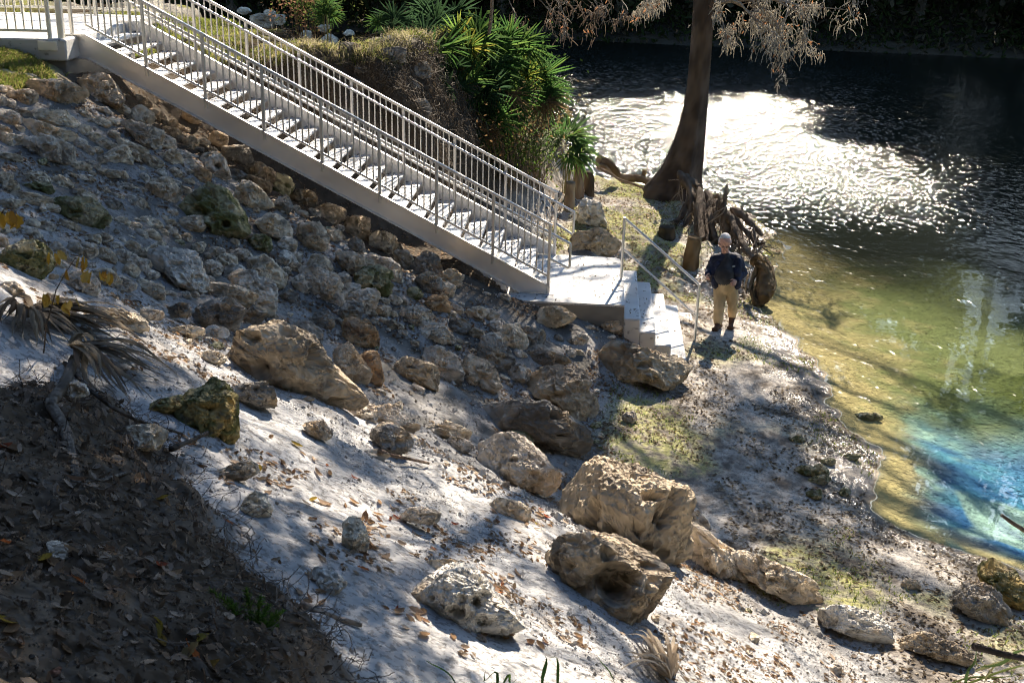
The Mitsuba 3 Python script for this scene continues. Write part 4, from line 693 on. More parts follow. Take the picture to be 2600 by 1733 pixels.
def log(name, label, cat, pts, rad, seed, a=(.14, .10, .065), b=(.26, .20, .14), n=12, smooth=35):
    k = thing(name, label, cat)
    pts = np.asarray(pts, float); ti = np.linspace(0, 1, len(pts)); tj = np.linspace(0, 1, len(pts) * 4)
    c = np.stack([np.interp(tj, ti, pts[:, i]) for i in range(3)], 1); v, f = tube(c, np.interp(tj, np.linspace(0, 1, len(rad)), rad), n, wob=.22, seed=seed)
    scene[k] = mikit.ply(trimesh.Trimesh(v, f, process=False), 'bark_mat', smooth=True, color=bark(v, a, b, seed)); return k
def stand(px, py, h, r, name, label, cat, seed, lean=(0, 0), **kw):
    g = hit(np.array([float(px)]), np.array([float(py)]), lo=8)[0][0]
    return log(name, label, cat, [g - V3(0, 0, .2), g + V3(lean[0] * .5, lean[1] * .5, h * .5), g + V3(lean[0], lean[1], h)], [r * 1.15, r, r * .92], seed, **kw)
stand(1308, 478, .62, .12, 'wooden_post', 'short weathered wooden post beside the white boulder', 'post', 1, a=(.20, .15, .10), b=(.30, .25, .18))
stand(1328, 450, .80, .13, 'wooden_post', 'taller weathered wooden post behind the short one, in dry grass', 'post', 2, a=(.18, .13, .09), b=(.27, .22, .16))
stand(1352, 445, .55, .12, 'tree_stump', 'dark ragged stump next to the two wooden posts', 'stump', 3, a=(.05, .04, .03), b=(.12, .09, .06))
stand(1585, 612, .62, .15, 'tree_stump', 'split brown stump near the foot of the cypress roots', 'stump', 4, lean=(.05, 0), a=(.12, .07, .03), b=(.28, .19, .10))
stand(1530, 545, .25, .18, 'tree_stump', 'low dark stump in the shadow of the cypress', 'stump', 5, a=(.06, .05, .035), b=(.12, .1, .07))
dw = log('driftwood', 'dark twisted driftwood stump at the water edge behind the man', 'driftwood', poly3('1600,1050 1640,1120 1665,1220 1660,1330 1630,1450', 21.6, 20.6, 3), [.05, .11, .14, .16, .10], 7, a=(.05, .035, .02), b=(.22, .15, .08))
for i, (s, r0) in enumerate([('1590,1150 1610,1110 1660,1150 1690,1230 1720,1300 1700,1400', .09), ('1540,1100 1560,1040 1610,1040 1650,1090', .07), ('1640,1240 1580,1330 1560,1420 1600,1490', .12), ('1500,1200 1470,1290 1480,1380', .03), ('1560,1350 1480,1330 1420,1310', .025), ('1690,1130 1700,1200 1735,1300 1710,1360', .07), ('1610,1060 1560,1180 1520,1290 1530,1400 1580,1480', .05), ('1650,1060 1700,1150 1740,1300 1690,1420', .06), ('1620,1080 1600,1250 1560,1400 1620,1470', .07), ('1660,1100 1680,1250 1660,1400 1600,1500', .08), ('1600,1150 1540,1240 1490,1380', .03)]):
    c = poly3(s, 21.4, 20.7, 5); v, f = tube(c, np.linspace(r0, r0 * .5, len(c)), 10, wob=.45, seed=i); put('branch', trimesh.Trimesh(v, f, process=False), 'bark_mat', dw, smooth=True, color=bark(v, (.06, .045, .03), (.24, .17, .09), i))
for i, (s, Y0, Y1, r0, lab) in enumerate([('130,160 200,170 270,230 330,320', 29.4, 29.6, .13, 'arched grey driftwood limb on the shore behind the palmettos'), ('120,210 200,215 260,290', 29.2, 29.4, .06, 'second thinner driftwood limb under the arched one'), ('330,330 430,330 540,330 610,380', 30.2, 29.8, .12, 'low brown root ridge between the driftwood and the cypress'), ('560,245 555,290 540,340', 30, 30, .07, 'small upright cypress knee on the root ridge'), ('110,230 250,280 330,350 440,370 560,430', 28.6, 27.6, .035, 'long thin fallen branch lying on the grassy shore')]):
    c = poly3(s, Y0, Y1, 4); log(['driftwood', 'driftwood', 'root_ridge', 'cypress_knee', 'fallen_branch'][i], lab, ['driftwood', 'driftwood', 'root', 'cypress knee', 'branch'][i], c, np.linspace(r0, r0 * .7, len(c)), 20 + i, a=(.14, .09, .05), b=(.30, .22, .15))
# ---------------------------------------------------------------- the far bank and its trees
def farland(x, y):
    p = np.stack([x, y, 0 * x], -1); w = y - (69.5 - .16 * np.maximum(x, -10)) + 1.6 * (nz(p, .12, 3, 61) - .5)
    return -1.5 + 2.0 * ss(-1.5, .8, w) + 4.0 * ss(.5, 9, w) + 1.2 * (nz(p, .35, 3, 62) - .5)
fv, ff = grid(np.linspace(-90, 130, 180), np.concatenate([np.linspace(46, 80, 70), np.linspace(82, 150, 20)]), farland)
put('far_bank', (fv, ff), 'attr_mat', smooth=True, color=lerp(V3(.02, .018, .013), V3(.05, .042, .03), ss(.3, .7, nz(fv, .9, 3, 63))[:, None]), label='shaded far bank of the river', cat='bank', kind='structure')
def far_tree(seed, h, rad):
    r = rng(seed); A, B, RA, RB, tips = [], [], [], [], []
    tkp = np.array([[0, 0, -1], [.15, 0, h * .3], [-.1, .2, h * .6], [.1, .1, h * .95]]); tv_, tf_ = tube(tkp, [.34, .26, .17, .05], 8, wob=.2, seed=seed)
    for k in range(16):
        z = h * r.uniform(.12, .95); a = r.uniform(0, 6.3); d = V3(math.cos(a), math.sin(a), .15); o = twig_tree((0, 0, z), d, rad * (1.15 - .6 * z / h), .09, seed * 40 + k, levels=2, kids=4, droop=.06)
        for l, q in zip((A, B, RA, RB, tips), o): l.append(q)
    v, f = join([(tv_, tf_), segs_mesh(np.vstack(A), np.vstack(B), np.concatenate(RA), np.concatenate(RB), 3)])
    tips = np.vstack(tips); N = 9500; c = tips[r.integers(0, len(tips), N)] + r.normal(size=(N, 3)) * .5
    lv, lf = leaf_quads(c, r.uniform(.4, .8, N), .3, seed)
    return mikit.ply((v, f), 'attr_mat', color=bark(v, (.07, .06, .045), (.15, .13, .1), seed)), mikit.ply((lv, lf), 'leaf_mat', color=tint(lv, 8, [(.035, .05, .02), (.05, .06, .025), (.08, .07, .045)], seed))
FT = {}
for nm, sd, h, rad in (('low', 71, 10, 4.4), ('middle', 72, 14.5, 5), ('high', 73, 24, 6.5), ('tall', 79, 34, 7.5)):
    tk_, cr_ = far_tree(sd, h, rad); FT[nm] = nm + '_tree_group'; scene[FT[nm]] = {'type': 'shapegroup', 'trunk': tk_, 'crown': cr_}
rr = rng(74); spots = []
for row in range(2):
    for x in np.arange(-42, 66, 3.4 if row == 0 else 4.5):
        xx = x + rr.uniform(-1.5, 1.5); yy = 69.5 - .16 * max(xx, -10) + (1.6 if row == 0 else 8) + rr.uniform(-.6, 2.5); spots.append((xx, yy, row))
for xx, yy, row in spots:
    g = 'tall' if xx > 25.5 else 'high' if xx > 22 else 'low' if row == 0 and xx < 15 else 'middle'
    k = numbered('far_tree'); sc = rr.uniform(.95, 1.06)
    scene[k] = {'type': 'instance', 'group': {'type': 'ref', 'id': FT[g]}, 'to_world': T().translate([xx, yy, float(farland(np.array(xx), np.array(yy)))]).rotate([0, 0, 1], float(rr.uniform(0, 360))).scale(float(sc))}
    tag(k, 'dark shaded tree standing along the far river bank', 'tree', 'trees along the far bank')
n = 15000; x = rr.uniform(-30, 52, n); y = 69.5 - .16 * np.maximum(x, -10) + rr.uniform(-.6, 6, n); z = farland(x, y) + rr.random(n) ** 2 * 2.6 * (nz(np.stack([x, y, 0 * x], -1), .4, 2, 75) + .2)
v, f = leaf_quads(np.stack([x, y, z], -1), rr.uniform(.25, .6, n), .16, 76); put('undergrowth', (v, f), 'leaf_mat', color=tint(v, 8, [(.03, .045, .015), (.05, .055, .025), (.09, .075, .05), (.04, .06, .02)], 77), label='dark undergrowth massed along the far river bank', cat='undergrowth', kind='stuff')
# ---------------------------------------------------------------- shade trees outside the frame
def shade_tree(name, label, trunk, rad, targets, seed, size=.13, cols=((.05, .09, .02), (.08, .11, .03), (.06, .07, .02))):
    """A tree whose crown is made of leafy boughs; each bough hangs where its shade falls on the target (x, y, rx, ry, leaves, height above it)."""
    k = thing(name, label, 'tree'); r = rng(seed); trunk = np.array(trunk, float)
    v, f = tube(trunk, np.linspace(rad, rad * .45, len(trunk)), 14, wob=.15, seed=seed); put('trunk', trimesh.Trimesh(v, f, process=False), 'bark_mat', k, smooth=True, color=bark(v, (.08, .065, .05), (.19, .16, .13), seed))
    LV, LC, A, B, RA = [], [], [], [], []
    for (x, y, rx, ry, n, h) in targets:
        z0 = float(ground(np.array(x), np.array(y), False)); c = V3(x, y, z0) + SUN * (h / SUN[2])
        m = max(4, int(n / 45)); cl = c + np.stack([r.normal(size=m) * rx * .55, r.normal(size=m) * ry * .55, r.normal(size=m) * .45], 1)
        L = cl[r.integers(0, m, n)] + r.normal(size=(n, 3)) * .20; v, f = leaf_quads(L, size * r.uniform(.7, 1.3, n), size * .5, seed + len(LV)); LV.append((v, f)); LC.append(tint(v, 8, cols, seed))
        b = trunk[np.argmin(np.linalg.norm(trunk - (c - V3(0, 0, .8)), axis=1))]
        for q in cl:
            e = lerp(b, c, .75) + r.normal(size=3) * .25; A += [e]; B += [q]; RA += [.018]
        pts = np.array([b, lerp(b, c, .3) + V3(0, 0, .5), lerp(b, c, .6) + V3(0, 0, .35), c]); v, f = tube(pts, [rad * .35, rad * .26, .06, .03], 7, wob=.2, seed=seed); put('bough', (v, f), 'bark_mat', k, color=bark(v, (.08, .065, .05), (.19, .16, .13), seed))
    v, f = segs_mesh(A, B, np.array(RA), np.array(RA) * .4, 4); put('twigs', (v, f), 'attr_mat', k, color=bark(v, (.1, .08, .06), (.2, .17, .13), seed), kind='stuff')
    v, f = join(LV); put('crown', (v, f), 'leaf_mat', k, color=np.vstack(LC))
shade_tree('oak_tree', 'spreading oak beside the slope, its boughs shading the sand and the dark ledge', [(-7.6, 10.2, 3.5), (-7.5, 10.3, 6.5), (-7.1, 10.8, 9), (-6.2, 11.6, 11), (-5.4, 12.5, 12.5)], .42, [
    (-1.6, 4.6, 1.1, .9, 2600, 6.5), (-.6, 4.3, 1.0, .8, 2200, 6.5), (-2.3, 5.8, 1.1, .8, 2300, 7), (-1.2, 3.4, 1.2, .8, 2200, 6.5), (.1, 3.7, .8, .6, 420, 6.5), (-2.6, 7.2, 1.0, .6, 1300, 7), (-.8, 5.7, .6, .45, 500, 7), (.9, 4.6, .5, .4, 260, 7),
    (-3.6, 9.3, 1.2, .8, 1567, 7.5), (-4.6, 10.6, 1.3, .9, 1776, 7.5), (-3.2, 10.6, 1.0, .7, 1045, 8), (-4.0, 11.9, 1.2, .7, 1254, 7.5), (-5.2, 12.6, 1.2, .8, 1358, 7.5), (-2.6, 12.0, 1.1, .7, 836, 8), (-4.8, 14.0, 1.2, .8, 1254, 7.5), (-3.4, 13.5, 1.0, .7, 836, 8), (-5.8, 15.0, .8, .6, 522, 7.5),
    (.3, 7.4, .8, .45, 380, 8), (-.9, 8.2, .7, .5, 380, 8), (1.3, 6.3, .7, .4, 300, 8)], 501)
_t = [(90, 400), (250, 430), (420, 450), (560, 520), (300, 560), (150, 530), (480, 610), (620, 640), (400, 680), (760, 620), (880, 700), (620, 730), (520, 440), (700, 540), (180, 640), (960, 760), (1060, 860), (840, 800), (1000, 690), (360, 380), (240, 330), (1180, 900), (1150, 800)]
_g = hit(np.array([float(q[0]) for q in _t]), np.array([float(q[1]) for q in _t]))[0]
shade_tree('water_oak', 'water oak on the high bank left of the staircase, its crown shading the rocks', [(-13.5, 16, 4.5), (-13.3, 16.2, 9), (-12.2, 16.8, 13), (-10.5, 18, 15.5), (-8.6, 19.5, 17)], .45, [(float(q[0]), float(q[1]), .75, .55, 300, 9.5) for q in _g], 504, size=.14)
shade_tree('gum_tree', 'tall gum tree left of the walkway with boughs reaching over the staircase', [(-12.5, 24, 3.5), (-12.3, 24, 9), (-11.4, 23.8, 14), (-9.8, 23.2, 17), (-8, 22.6, 19)], .40, [
    (-1.5, 14.0, 1.0, .6, 700, 12), (-.6, 13.0, 1.0, .7, 700, 12), (-1.6, 11.6, .9, .6, 500, 12), (.1, 11.4, 1.0, .6, 500, 12), (-.3, 15.3, 1.2, .6, 600, 12), (-2.6, 15.4, 1.0, .6, 400, 12), (-1.0, 9.8, .9, .6, 420, 12), (.9, 13.6, .8, .5, 400, 12), (-6.8, 16.6, .6, .3, 160, 11), (-8.4, 19.0, 1.0, .4, 200, 11), (-3, 19.0, 1.5, .6, 300, 12)], 502)
_t = [(1640, 1080), (1740, 1040), (1720, 930), (1600, 1150), (1690, 1120), (1820, 960)]
_g2 = hit(np.array([float(q[0]) for q in _t]), np.array([float(q[1]) for q in _t]))[0]
shade_tree('cypress_tree', 'slender cypress standing in the water to the right, outside the open view', [(19.5, 27, -2), (19.4, 27, 5), (18.8, 26.8, 11), (17.5, 26.5, 16), (15.8, 26, 19)], .34, [
    (3.5, 13.4, .9, .4, 420, 12), (3.0, 12.0, .8, .4, 360, 12), (2.9, 15.2, 1.0, .3, 300, 12), (4.0, 15.6, .6, .3, 200, 12), (1.5, 18.6, .6, .5, 220, 12), (2.4, 10.6, .6, .35, 200, 12), (3.8, 10.0, .5, .3, 100, 12), (3.6, 20.6, .7, .4, 200, 12), (2.2, 21.6, .8, .5, 240, 12)] + [(float(q[0]), float(q[1]), .6, .4, 520, 11) for q in _g2], 503, cols=((.16, .11, .06), (.12, .12, .06)))
# ---------------------------------------------------------------- small stones, gravel, crumbs of earth
rr = rng(601)
def scatter(n, x0, x1, y0, y1, seed):
    r = rng(seed); x, y = r.uniform(x0, x1, n), r.uniform(y0, y1, n); return x, y
tn = list(TONES); spots = []
x, y = scatter(900, -6.5, 3.0, 6.5, 17.0, 602); xt = np.interp(y, TOE[:, 0], TOE[:, 1])
keep = (xt - x > .1) & (rr.random(900) < ss(6, 12, y + (x - xt) * .0) * .75) & (ledge_dist(x, y) < -.2)
STV = [(np.array(ICO[2].vertices), s) for s in range(6)]
bank_of_stones = []
for s in range(18):
    r = rng(620 + s); u = np.array(ICO[3].vertices); v = u * r.uniform(.7, 1.2, 3)
    for k in range(7):
        m = unit(r.normal(size=3)); h = v @ m; v = v - m * (np.maximum(h - np.quantile(h, .82), 0) * .9)[:, None]
    v = v + u * (.35 * (nz(u + s * 9, 1.6, 3, s) - .5) + .15 * (nz(u + s * 5, 5, 2, s) - .5))[:, None]
    t = ['grey', 'sandy', 'grey', 'tan', 'pale', 'grey', 'sandy', 'dark', 'green'][s % 9]; tm = trimesh.Trimesh(v, ICO[3].faces, process=False)
    bank_of_stones.append(mikit.ply(tm, 'rock_mat', smooth=True, color=np.clip(stone_color(v * .15, np.array(tm.vertex_normals), t, 640 + s), .02, .8)))
for x_, y_ in list(zip(x[keep], y[keep]))[:170]:
    z_ = float(ground(np.array(x_), np.array(y_))); s_ = rr.uniform(.025, .075) * (1.5 if rr.random() < .25 else 1)
    put('small_stone', bank_of_stones[rr.integers(0, 18)], None, to_world=T().translate([x_, y_, z_ + s_ * .15]).rotate([0, 0, 1], float(rr.uniform(0, 360))).rotate([1, 0, 0], float(rr.uniform(-40, 40))).scale([s_ * 1.25, s_, s_ * .75]),
        label='small loose stone lying on the sandy slope between the rocks', cat='stone', group='small loose stones on the slope')
def crumbs(n, x0, x1, y0, y1, lo, hi, seed, keepf):
    x, y = scatter(n, x0, x1, y0, y1, seed); k = keepf(x, y); x, y = x[k], y[k]; r = rng(seed + 1); n = len(x)
    u = np.array([[1, 0, 0], [-1, 0, 0], [0, 1, 0], [0, -1, 0], [0, 0, 1], [0, 0, -1.]]); fo = np.array([[0, 2, 4], [2, 1, 4], [1, 3, 4], [3, 0, 4], [2, 0, 5], [1, 2, 5], [3, 1, 5], [0, 3, 5]])
    s = r.uniform(lo, hi, (n, 1, 1)) * (1 + 1.5 * (r.random((n, 1, 1)) < .08)); v = np.stack([x, y, ground(x, y) + s[:, 0, 0] * .3], -1)[:, None] + u * s * r.uniform(.6, 1.3, (n, 6, 1))
    return v.reshape(-1, 3), (fo[None] + (np.arange(n) * 6)[:, None, None]).reshape(-1, 3)
slopef = lambda x, y: (np.interp(y, TOE[:, 0], TOE[:, 1]) - x > .05) & (ledge_dist(x, y) < 0)
v, f = join([crumbs(30000, -3, 4.5, 4.2, 10.5, .003, .008, 651, lambda x, y: slopef(x, y) & (nz(np.stack([x, y, 0 * x], -1), 1.6, 3, 8) > .47)), crumbs(8000, -6.5, 3, 9, 17, .006, .02, 653, slopef)])
put('gravel', (v, f), 'attr_mat', color=tint(v, 6, [(.20, .18, .16), (.30, .28, .26), (.44, .42, .39), (.36, .34, .31), (.24, .20, .15)], 652), label='fine gravel and crumbs of earth over the sand', cat='gravel', kind='stuff')
v, f = crumbs(30000, -4, 2, 2.6, 8, .002, .006, 655, lambda x, y: ledge_dist(x, y) > -.05)
put('soil_crumbs', (v, f), 'attr_mat', color=tint(v, 6, [(.05, .04, .032), (.09, .075, .06), (.035, .03, .025)], 656), label='loose dark crumbs of earth on the ledge', cat='soil', kind='stuff')
# ---------------------------------------------------------------- fallen leaves
LCOL = [(.30, .21, .14), (.38, .28, .20), (.24, .16, .10), (.44, .35, .27), (.34, .22, .13), (.50, .42, .34), (.20, .12, .075)]
def big_leaf(seed):
    r = rng(seed); n = 9; t = np.linspace(-.5, .5, n); lob = r.random() < .25
    w = .22 * np.cos(np.pi * t * .98) ** .7 * (1 + (.45 * np.sin(t * 22) if lob else .06 * np.sin(t * 30))) * r.uniform(.8, 1.25)
    bz = r.uniform(-.5, 1.1) * t ** 2 + r.uniform(-.25, .25) * t ** 3; cu = r.uniform(.15, .9)
    V = []
    for k in (-1, -.5, 0, .5, 1): V.append(np.stack([t, k * w, bz + cu * np.abs(k) ** 1.5 * w * r.uniform(.7, 1.2)], 1))
    v = np.stack(V, 1).reshape(-1, 3); i, j = np.meshgrid(np.arange(n - 1), np.arange(4), indexing='ij'); k = i * 5 + j
    f = tri(np.stack([k, k + 1, k + 6, k + 5], -1).reshape(-1, 4)); a, b = tube(np.array([[-.5, 0, bz[0]], [-.72, .03, bz[0] + .05]]), .012, 4)
    return np.vstack([v, a]), np.vstack([f, b + len(v)])
leaf_kinds = []
for s in range(22):
    v, f = big_leaf(700 + s); c = np.array(LCOL[s % 7] if s < 19 else [(.36, .25, .05), (.42, .14, .05), (.30, .09, .05)][s - 19]); leaf_kinds.append(mikit.ply((v, f), 'leaf_mat', smooth=True, color=np.clip(c * (.75 + .5 * nz(v, 5, 3, s)[:, None]), .01, .8)))
def lay(x, y, size, seed, z=None):
    r = rng(seed); e = .03; z0 = float(ground(np.array(x), np.array(y))); gx, gy = float(ground(np.array(x + e), np.array(y), False) - ground(np.array(x), np.array(y), False)) / e, float(ground(np.array(x), np.array(y + e), False) - ground(np.array(x), np.array(y), False)) / e
    n = unit(V3(-np.clip(gx, -1, 1), -np.clip(gy, -1, 1), 1) + r.normal(size=3) * .22); a = unit(np.cross(n, r.normal(size=3))); b = np.cross(n, a); M = np.eye(4); M[:3, 0], M[:3, 1], M[:3, 2], M[:3, 3] = a * size, b * size, n * size, V3(x, y, z0) + n * size * .05
    return T(M.tolist()) if False else mi.ScalarTransform4f(M)
CL = [(1130, 1340, 70, 40, 34), (1110, 1450, 60, 36, 34), (720, 1340, 40, 50, 16), (880, 1180, 60, 40, 22), (1160, 1190, 70, 36, 26), (1230, 1200, 60, 30, 14), (950, 1400, 50, 60, 18), (1350, 1180, 60, 30, 14), (1000, 1230, 260, 120, 26), (700, 1060, 130, 60, 26), (1300, 1480, 200, 60, 16), (1900, 1520, 140, 40, 18), (850, 1150, 140, 60, 20), (1700, 1330, 60, 40, 12)]
q = 0
for (cx, cy, sx, sy, n) in CL:
    n = int(n * .7)
    r = rng(750 + int(cx)); px, py = cx + r.normal(size=n) * sx * .5, cy + r.normal(size=n) * sy * .5; g, t = hit(px, py)
    for i in range(n):
        if t[i] > 25: continue
        put('fallen_leaf', leaf_kinds[r.integers(0, 22)], None, to_world=lay(g[i, 0], g[i, 1], r.uniform(.05, .105), 800 + q), label='dry curled brown leaf lying on the pale sand', cat='leaf', group='dry leaves on the sand'); q += 1
def litter(n, region, seed, lo, hi, cols, keepf, lift=.012, flat=.75):
    x, y = scatter(n, *region, seed); k = keepf(x, y); x, y = x[k], y[k]; r = rng(seed + 2); m = len(x); z = ground(x, y) + r.uniform(.003, lift, m); e = .05
    nm = unit(np.stack([-(ground(x + e, y, False) - ground(x, y, False)) / e, -(ground(x, y + e, False) - ground(x, y, False)) / e, np.ones(m)], -1)); L = r.uniform(lo, hi, m)
    v, f = leaf_quads(np.stack([x, y, z], -1), L, L * .42, seed + 3, flat=flat, nrm=nm, bend=.4); return v, f, tint(v, 8, cols, seed + 4, .5)
pat = lambda f, s, th: (lambda x, y: nz(np.stack([x, y, 0 * x], -1), f, 3, s) > th)
flatf = lambda x, y: (np.interp(y, TOE[:, 0], TOE[:, 1]) - x < .25) & (np.interp(y, SHORE[:, 0], SHORE[:, 1]) - x > .05) & (y < np.interp(x, NORTH[:, 0], NORTH[:, 1]))
parts = [litter(26000, (.5, 7.5, 8.2, 22), 771, .035, .075, [(.16, .13, .10), (.36, .31, .24), (.10, .08, .06), (.48, .43, .35), (.24, .19, .13)], lambda x, y: flatf(x, y) & pat(1.2, 5, .44)(x, y)),
         litter(9000, (-1, 6, 19.5, 30), 773, .04, .09, [(.20, .15, .10), (.32, .25, .18), (.12, .09, .06)], lambda x, y: flatf(x, y) & pat(1, 6, .40)(x, y)),
         litter(42000, (-6, 4.5, 5.5, 17), 775, .03, .075, [(.26, .19, .13), (.16, .12, .085), (.34, .27, .2), (.20, .12, .07)], lambda x, y: slopef(x, y) & (nz(np.stack([x, y, 0 * x], -1), 1.7, 3, 25) + .09 * ss(8.5, 11, y) > .58)),
         litter(2200, (-7, .6, 17.2, 20), 777, .04, .08, [(.18, .13, .09), (.28, .2, .14)], slopef)]
v, f = join([(a, b) for a, b, c in parts]); put('leaf_litter', (v, f), 'gloss_leaf_mat', color=np.vstack([c for a, b, c in parts]), label='litter of small dry leaves over the slope and the flat shore', cat='leaves', kind='stuff')
r = rng(781); px, py = np.concatenate([r.uniform(0, 560, 150), r.uniform(300, 830, 60)]), np.concatenate([r.uniform(930, 1566, 150), r.uniform(1380, 1566, 60)]); g, t = hit(px, py, lo=1.5); q = 0
for i in range(len(px)):
    if ledge_dist(g[i, 0], g[i, 1]) > -.1 and q < 85:
        put('fallen_leaf', leaf_kinds[r.integers(0, 22)], None, to_world=lay(g[i, 0], g[i, 1], r.uniform(.05, .10), 1200 + q), label='dull fallen leaf lying on the dark earth ledge', cat='leaf', group='leaves on the dark ledge'); q += 1
parts = [litter(6000, (-4, 2, 2.4, 8), 785, .03, .09, [(.17, .13, .10), (.26, .21, .17), (.10, .075, .055), (.36, .30, .25)], lambda x, y: ledge_dist(x, y) > 0, lift=.03, flat=.5), litter(22000, (-4, 2, 2.4, 8), 787, .012, .04, [(.12, .09, .065), (.20, .15, .11), (.07, .052, .04), (.28, .22, .17)], lambda x, y: ledge_dist(x, y) > -.15, lift=.02, flat=.4)]
parts = [(*join([(a, b) for a, b, c in parts]), np.vstack([c for a, b, c in parts]))]
put('leaf_litter', parts[0][:2], 'leaf_mat', color=parts[0][2], label='small dark leaf litter scattered over the earth ledge', cat='leaves', kind='stuff')
# debris lying on treads and landing
r = rng(790); c = []
for k in range(1, 25):
    m = r.integers(10, 22); s = .30 + (k - 1) * TR + r.uniform(.03, .26, m); w = np.where(r.random(m) < .6, SW - r.gamma(1.5, .16, m), r.uniform(.1, SW - .1, m)); c.append(SB + s[:, None] * SU + np.clip(w, .05, SW - .04)[:, None] * SV + V3(0, 0, 1.22 + .1484 * k + .014 - SB[2]))
m = 170; c.append(OR + np.stack([r.uniform(-1.9, 1.2, m), r.uniform(.05, 2.5, m), np.zeros(m)], 1) @ AX + 0); L_ = c[-1]; L_[:, 2] = np.where((L_ - OR) @ AX[0] < 0, 1.224, 1.22 - .205 * (np.floor(((L_ - OR) @ AX[0]) / .25) + 1)) + .008
c = np.vstack(c); v, f = leaf_quads(c, r.uniform(.03, .075, len(c)), .018, 791, flat=.7); put('leaf_litter', (v, f), 'leaf_mat', color=tint(v, 8, [(.12, .09, .06), (.20, .15, .10), (.07, .055, .04)], 792), label='dead leaves and twigs caught on the stair treads and landing', cat='leaves', kind='stuff')
# ---------------------------------------------------------------- grass
def blades(n, region, seed, lo, hi, keepf, cols, wid=.006):
    x, y = scatter(n, *region, seed); k = keepf(x, y); x, y = x[k], y[k]; r = rng(seed + 1); m = len(x); b = np.stack([x, y, ground(x, y) - .005], -1); L = r.uniform(lo, hi, (m, 1)); d = unit(np.stack([r.normal(size=m) * .5, r.normal(size=m) * .5, np.ones(m)], -1)); s = unit(np.cross(d, r.normal(size=(m, 3)))) * wid
    mid, tip = b + d * L * .6, b + unit(d + r.normal(size=(m, 3)) * .35 - V3(0, 0, .25)) * L
    v = np.stack([b - s, b + s, mid + s * .7, mid - s * .7, tip], 1).reshape(-1, 3); f = (np.array([[0, 1, 2], [0, 2, 3], [3, 2, 4]])[None] + (np.arange(m) * 5)[:, None, None]).reshape(-1, 3)
    return v, f, tint(v, 5, cols, seed + 2, .5)
gcol = [(.14, .19, .035), (.22, .25, .05), (.10, .14, .03), (.30, .28, .10)]
gp = [blades(9000, (-4.2, -1.2, 20.8, 24.6), 819, .12, .28, lambda x, y: (ground(x, y) > 4.15) & pat(1.5, 14, .5)(x, y), [(.42, .37, .25), (.34, .30, .18), (.28, .27, .10)]), blades(34000, (.8, 7.5, 8, 30), 811, .03, .08, lambda x, y: flatf(x, y) & (nz(np.stack([x, y, 0 * x], -1), .7, 3, 26) + .06 * ss(11, 9, y) + .05 * ss(22, 24, y) > .535), gcol),
      blades(26000, (-9, -6.6, 15.4, 17.4), 813, .04, .12, lambda x, y: pat(1.4, 9, .42)(x, y), gcol + [(.34, .27, .14)]),
      blades(26000, (-12, -6, 21.8, 27), 815, .05, .12, lambda x, y: x < 99, gcol),
      blades(30000, (-6, -1, 20.4, 25), 817, .06, .16, lambda x, y: (ground(x, y) > 4.1) & pat(1.2, 4, .5)(x, y), gcol + [(.34, .28, .15), (.38, .33, .2)])]
v, f = join([(a, b) for a, b, c in gp]); put('grass', (v, f), 'leaf_mat', color=np.vstack([c for a, b, c in gp]), label='short green and yellow grass in patches on the shore and bank tops', cat='grass', kind='stuff')
# ---------------------------------------------------------------- the man
def flesh(bones, edge=.025, smooth=8, extra=()):
    """One continuous skin over bones ((p, r), (q, r)): hulls of the end spheres, joined, refined and smoothed."""
    parts = [m3.Manifold.batch_hull([m3.Manifold.sphere(r, 20).translate(list(map(float, p))) for p, r in b]) for b in bones] + list(extra)
    m = m3.Manifold.batch_boolean(parts, m3.OpType.Add).refine_to_length(edge).to_mesh()
    tm = trimesh.Trimesh(m.vert_properties[:, :3], m.tri_verts, process=True)
    if smooth: trimesh.smoothing.filter_taubin(tm, .5, .53, smooth)
    return tm
MAN = hit(np.array([1650.0]), np.array([756.0]), lo=10)[0][0]
def mp(px, py, y=0.0):
    """A joint of the man seen at the photograph point px, py, y metres behind his planted foot."""
    return P3(np.array(float(px)), np.array(float(py)), MAN[1] + y)
man = thing('person', 'walking man in dark jacket, charcoal shirt and khaki trousers looking down', 'person')
HD, CH = mp(1665, 557, .02), mp(1662, 572, -.08)
NK, CHEST, BEL, PEL = mp(1666, 584, .08), mp(1667, 603, .10), mp(1664, 630, .04), mp(1666, 655, .08)
SR, SL_ = mp(1645, 596, .10), mp(1693, 596, .10)
ER, EL_ = mp(1632, 618, .20), mp(1706, 626, .22)
WR, WL = mp(1627, 631, .02), mp(1690, 645, -.10)
HR, HL = mp(1654, 668, .08), mp(1679, 668, .08)
KR, KL = mp(1652, 706, .0), mp(1683, 702, .10)
AR, AL = mp(1649, 742, .06), mp(1682, 727, .30)
up_, rt_, fr_ = V3(0, 0, 1), V3(1, 0, 0), unit(V3(-.08, -1, 0))
face_d = unit(fr_ * .88 - up_ * .47); face_u = unit(up_ - face_d * (up_ @ face_d)); face_s = np.cross(face_u, face_d)
def hp(a, b, c): return HD + face_s * a + face_u * b + face_d * c
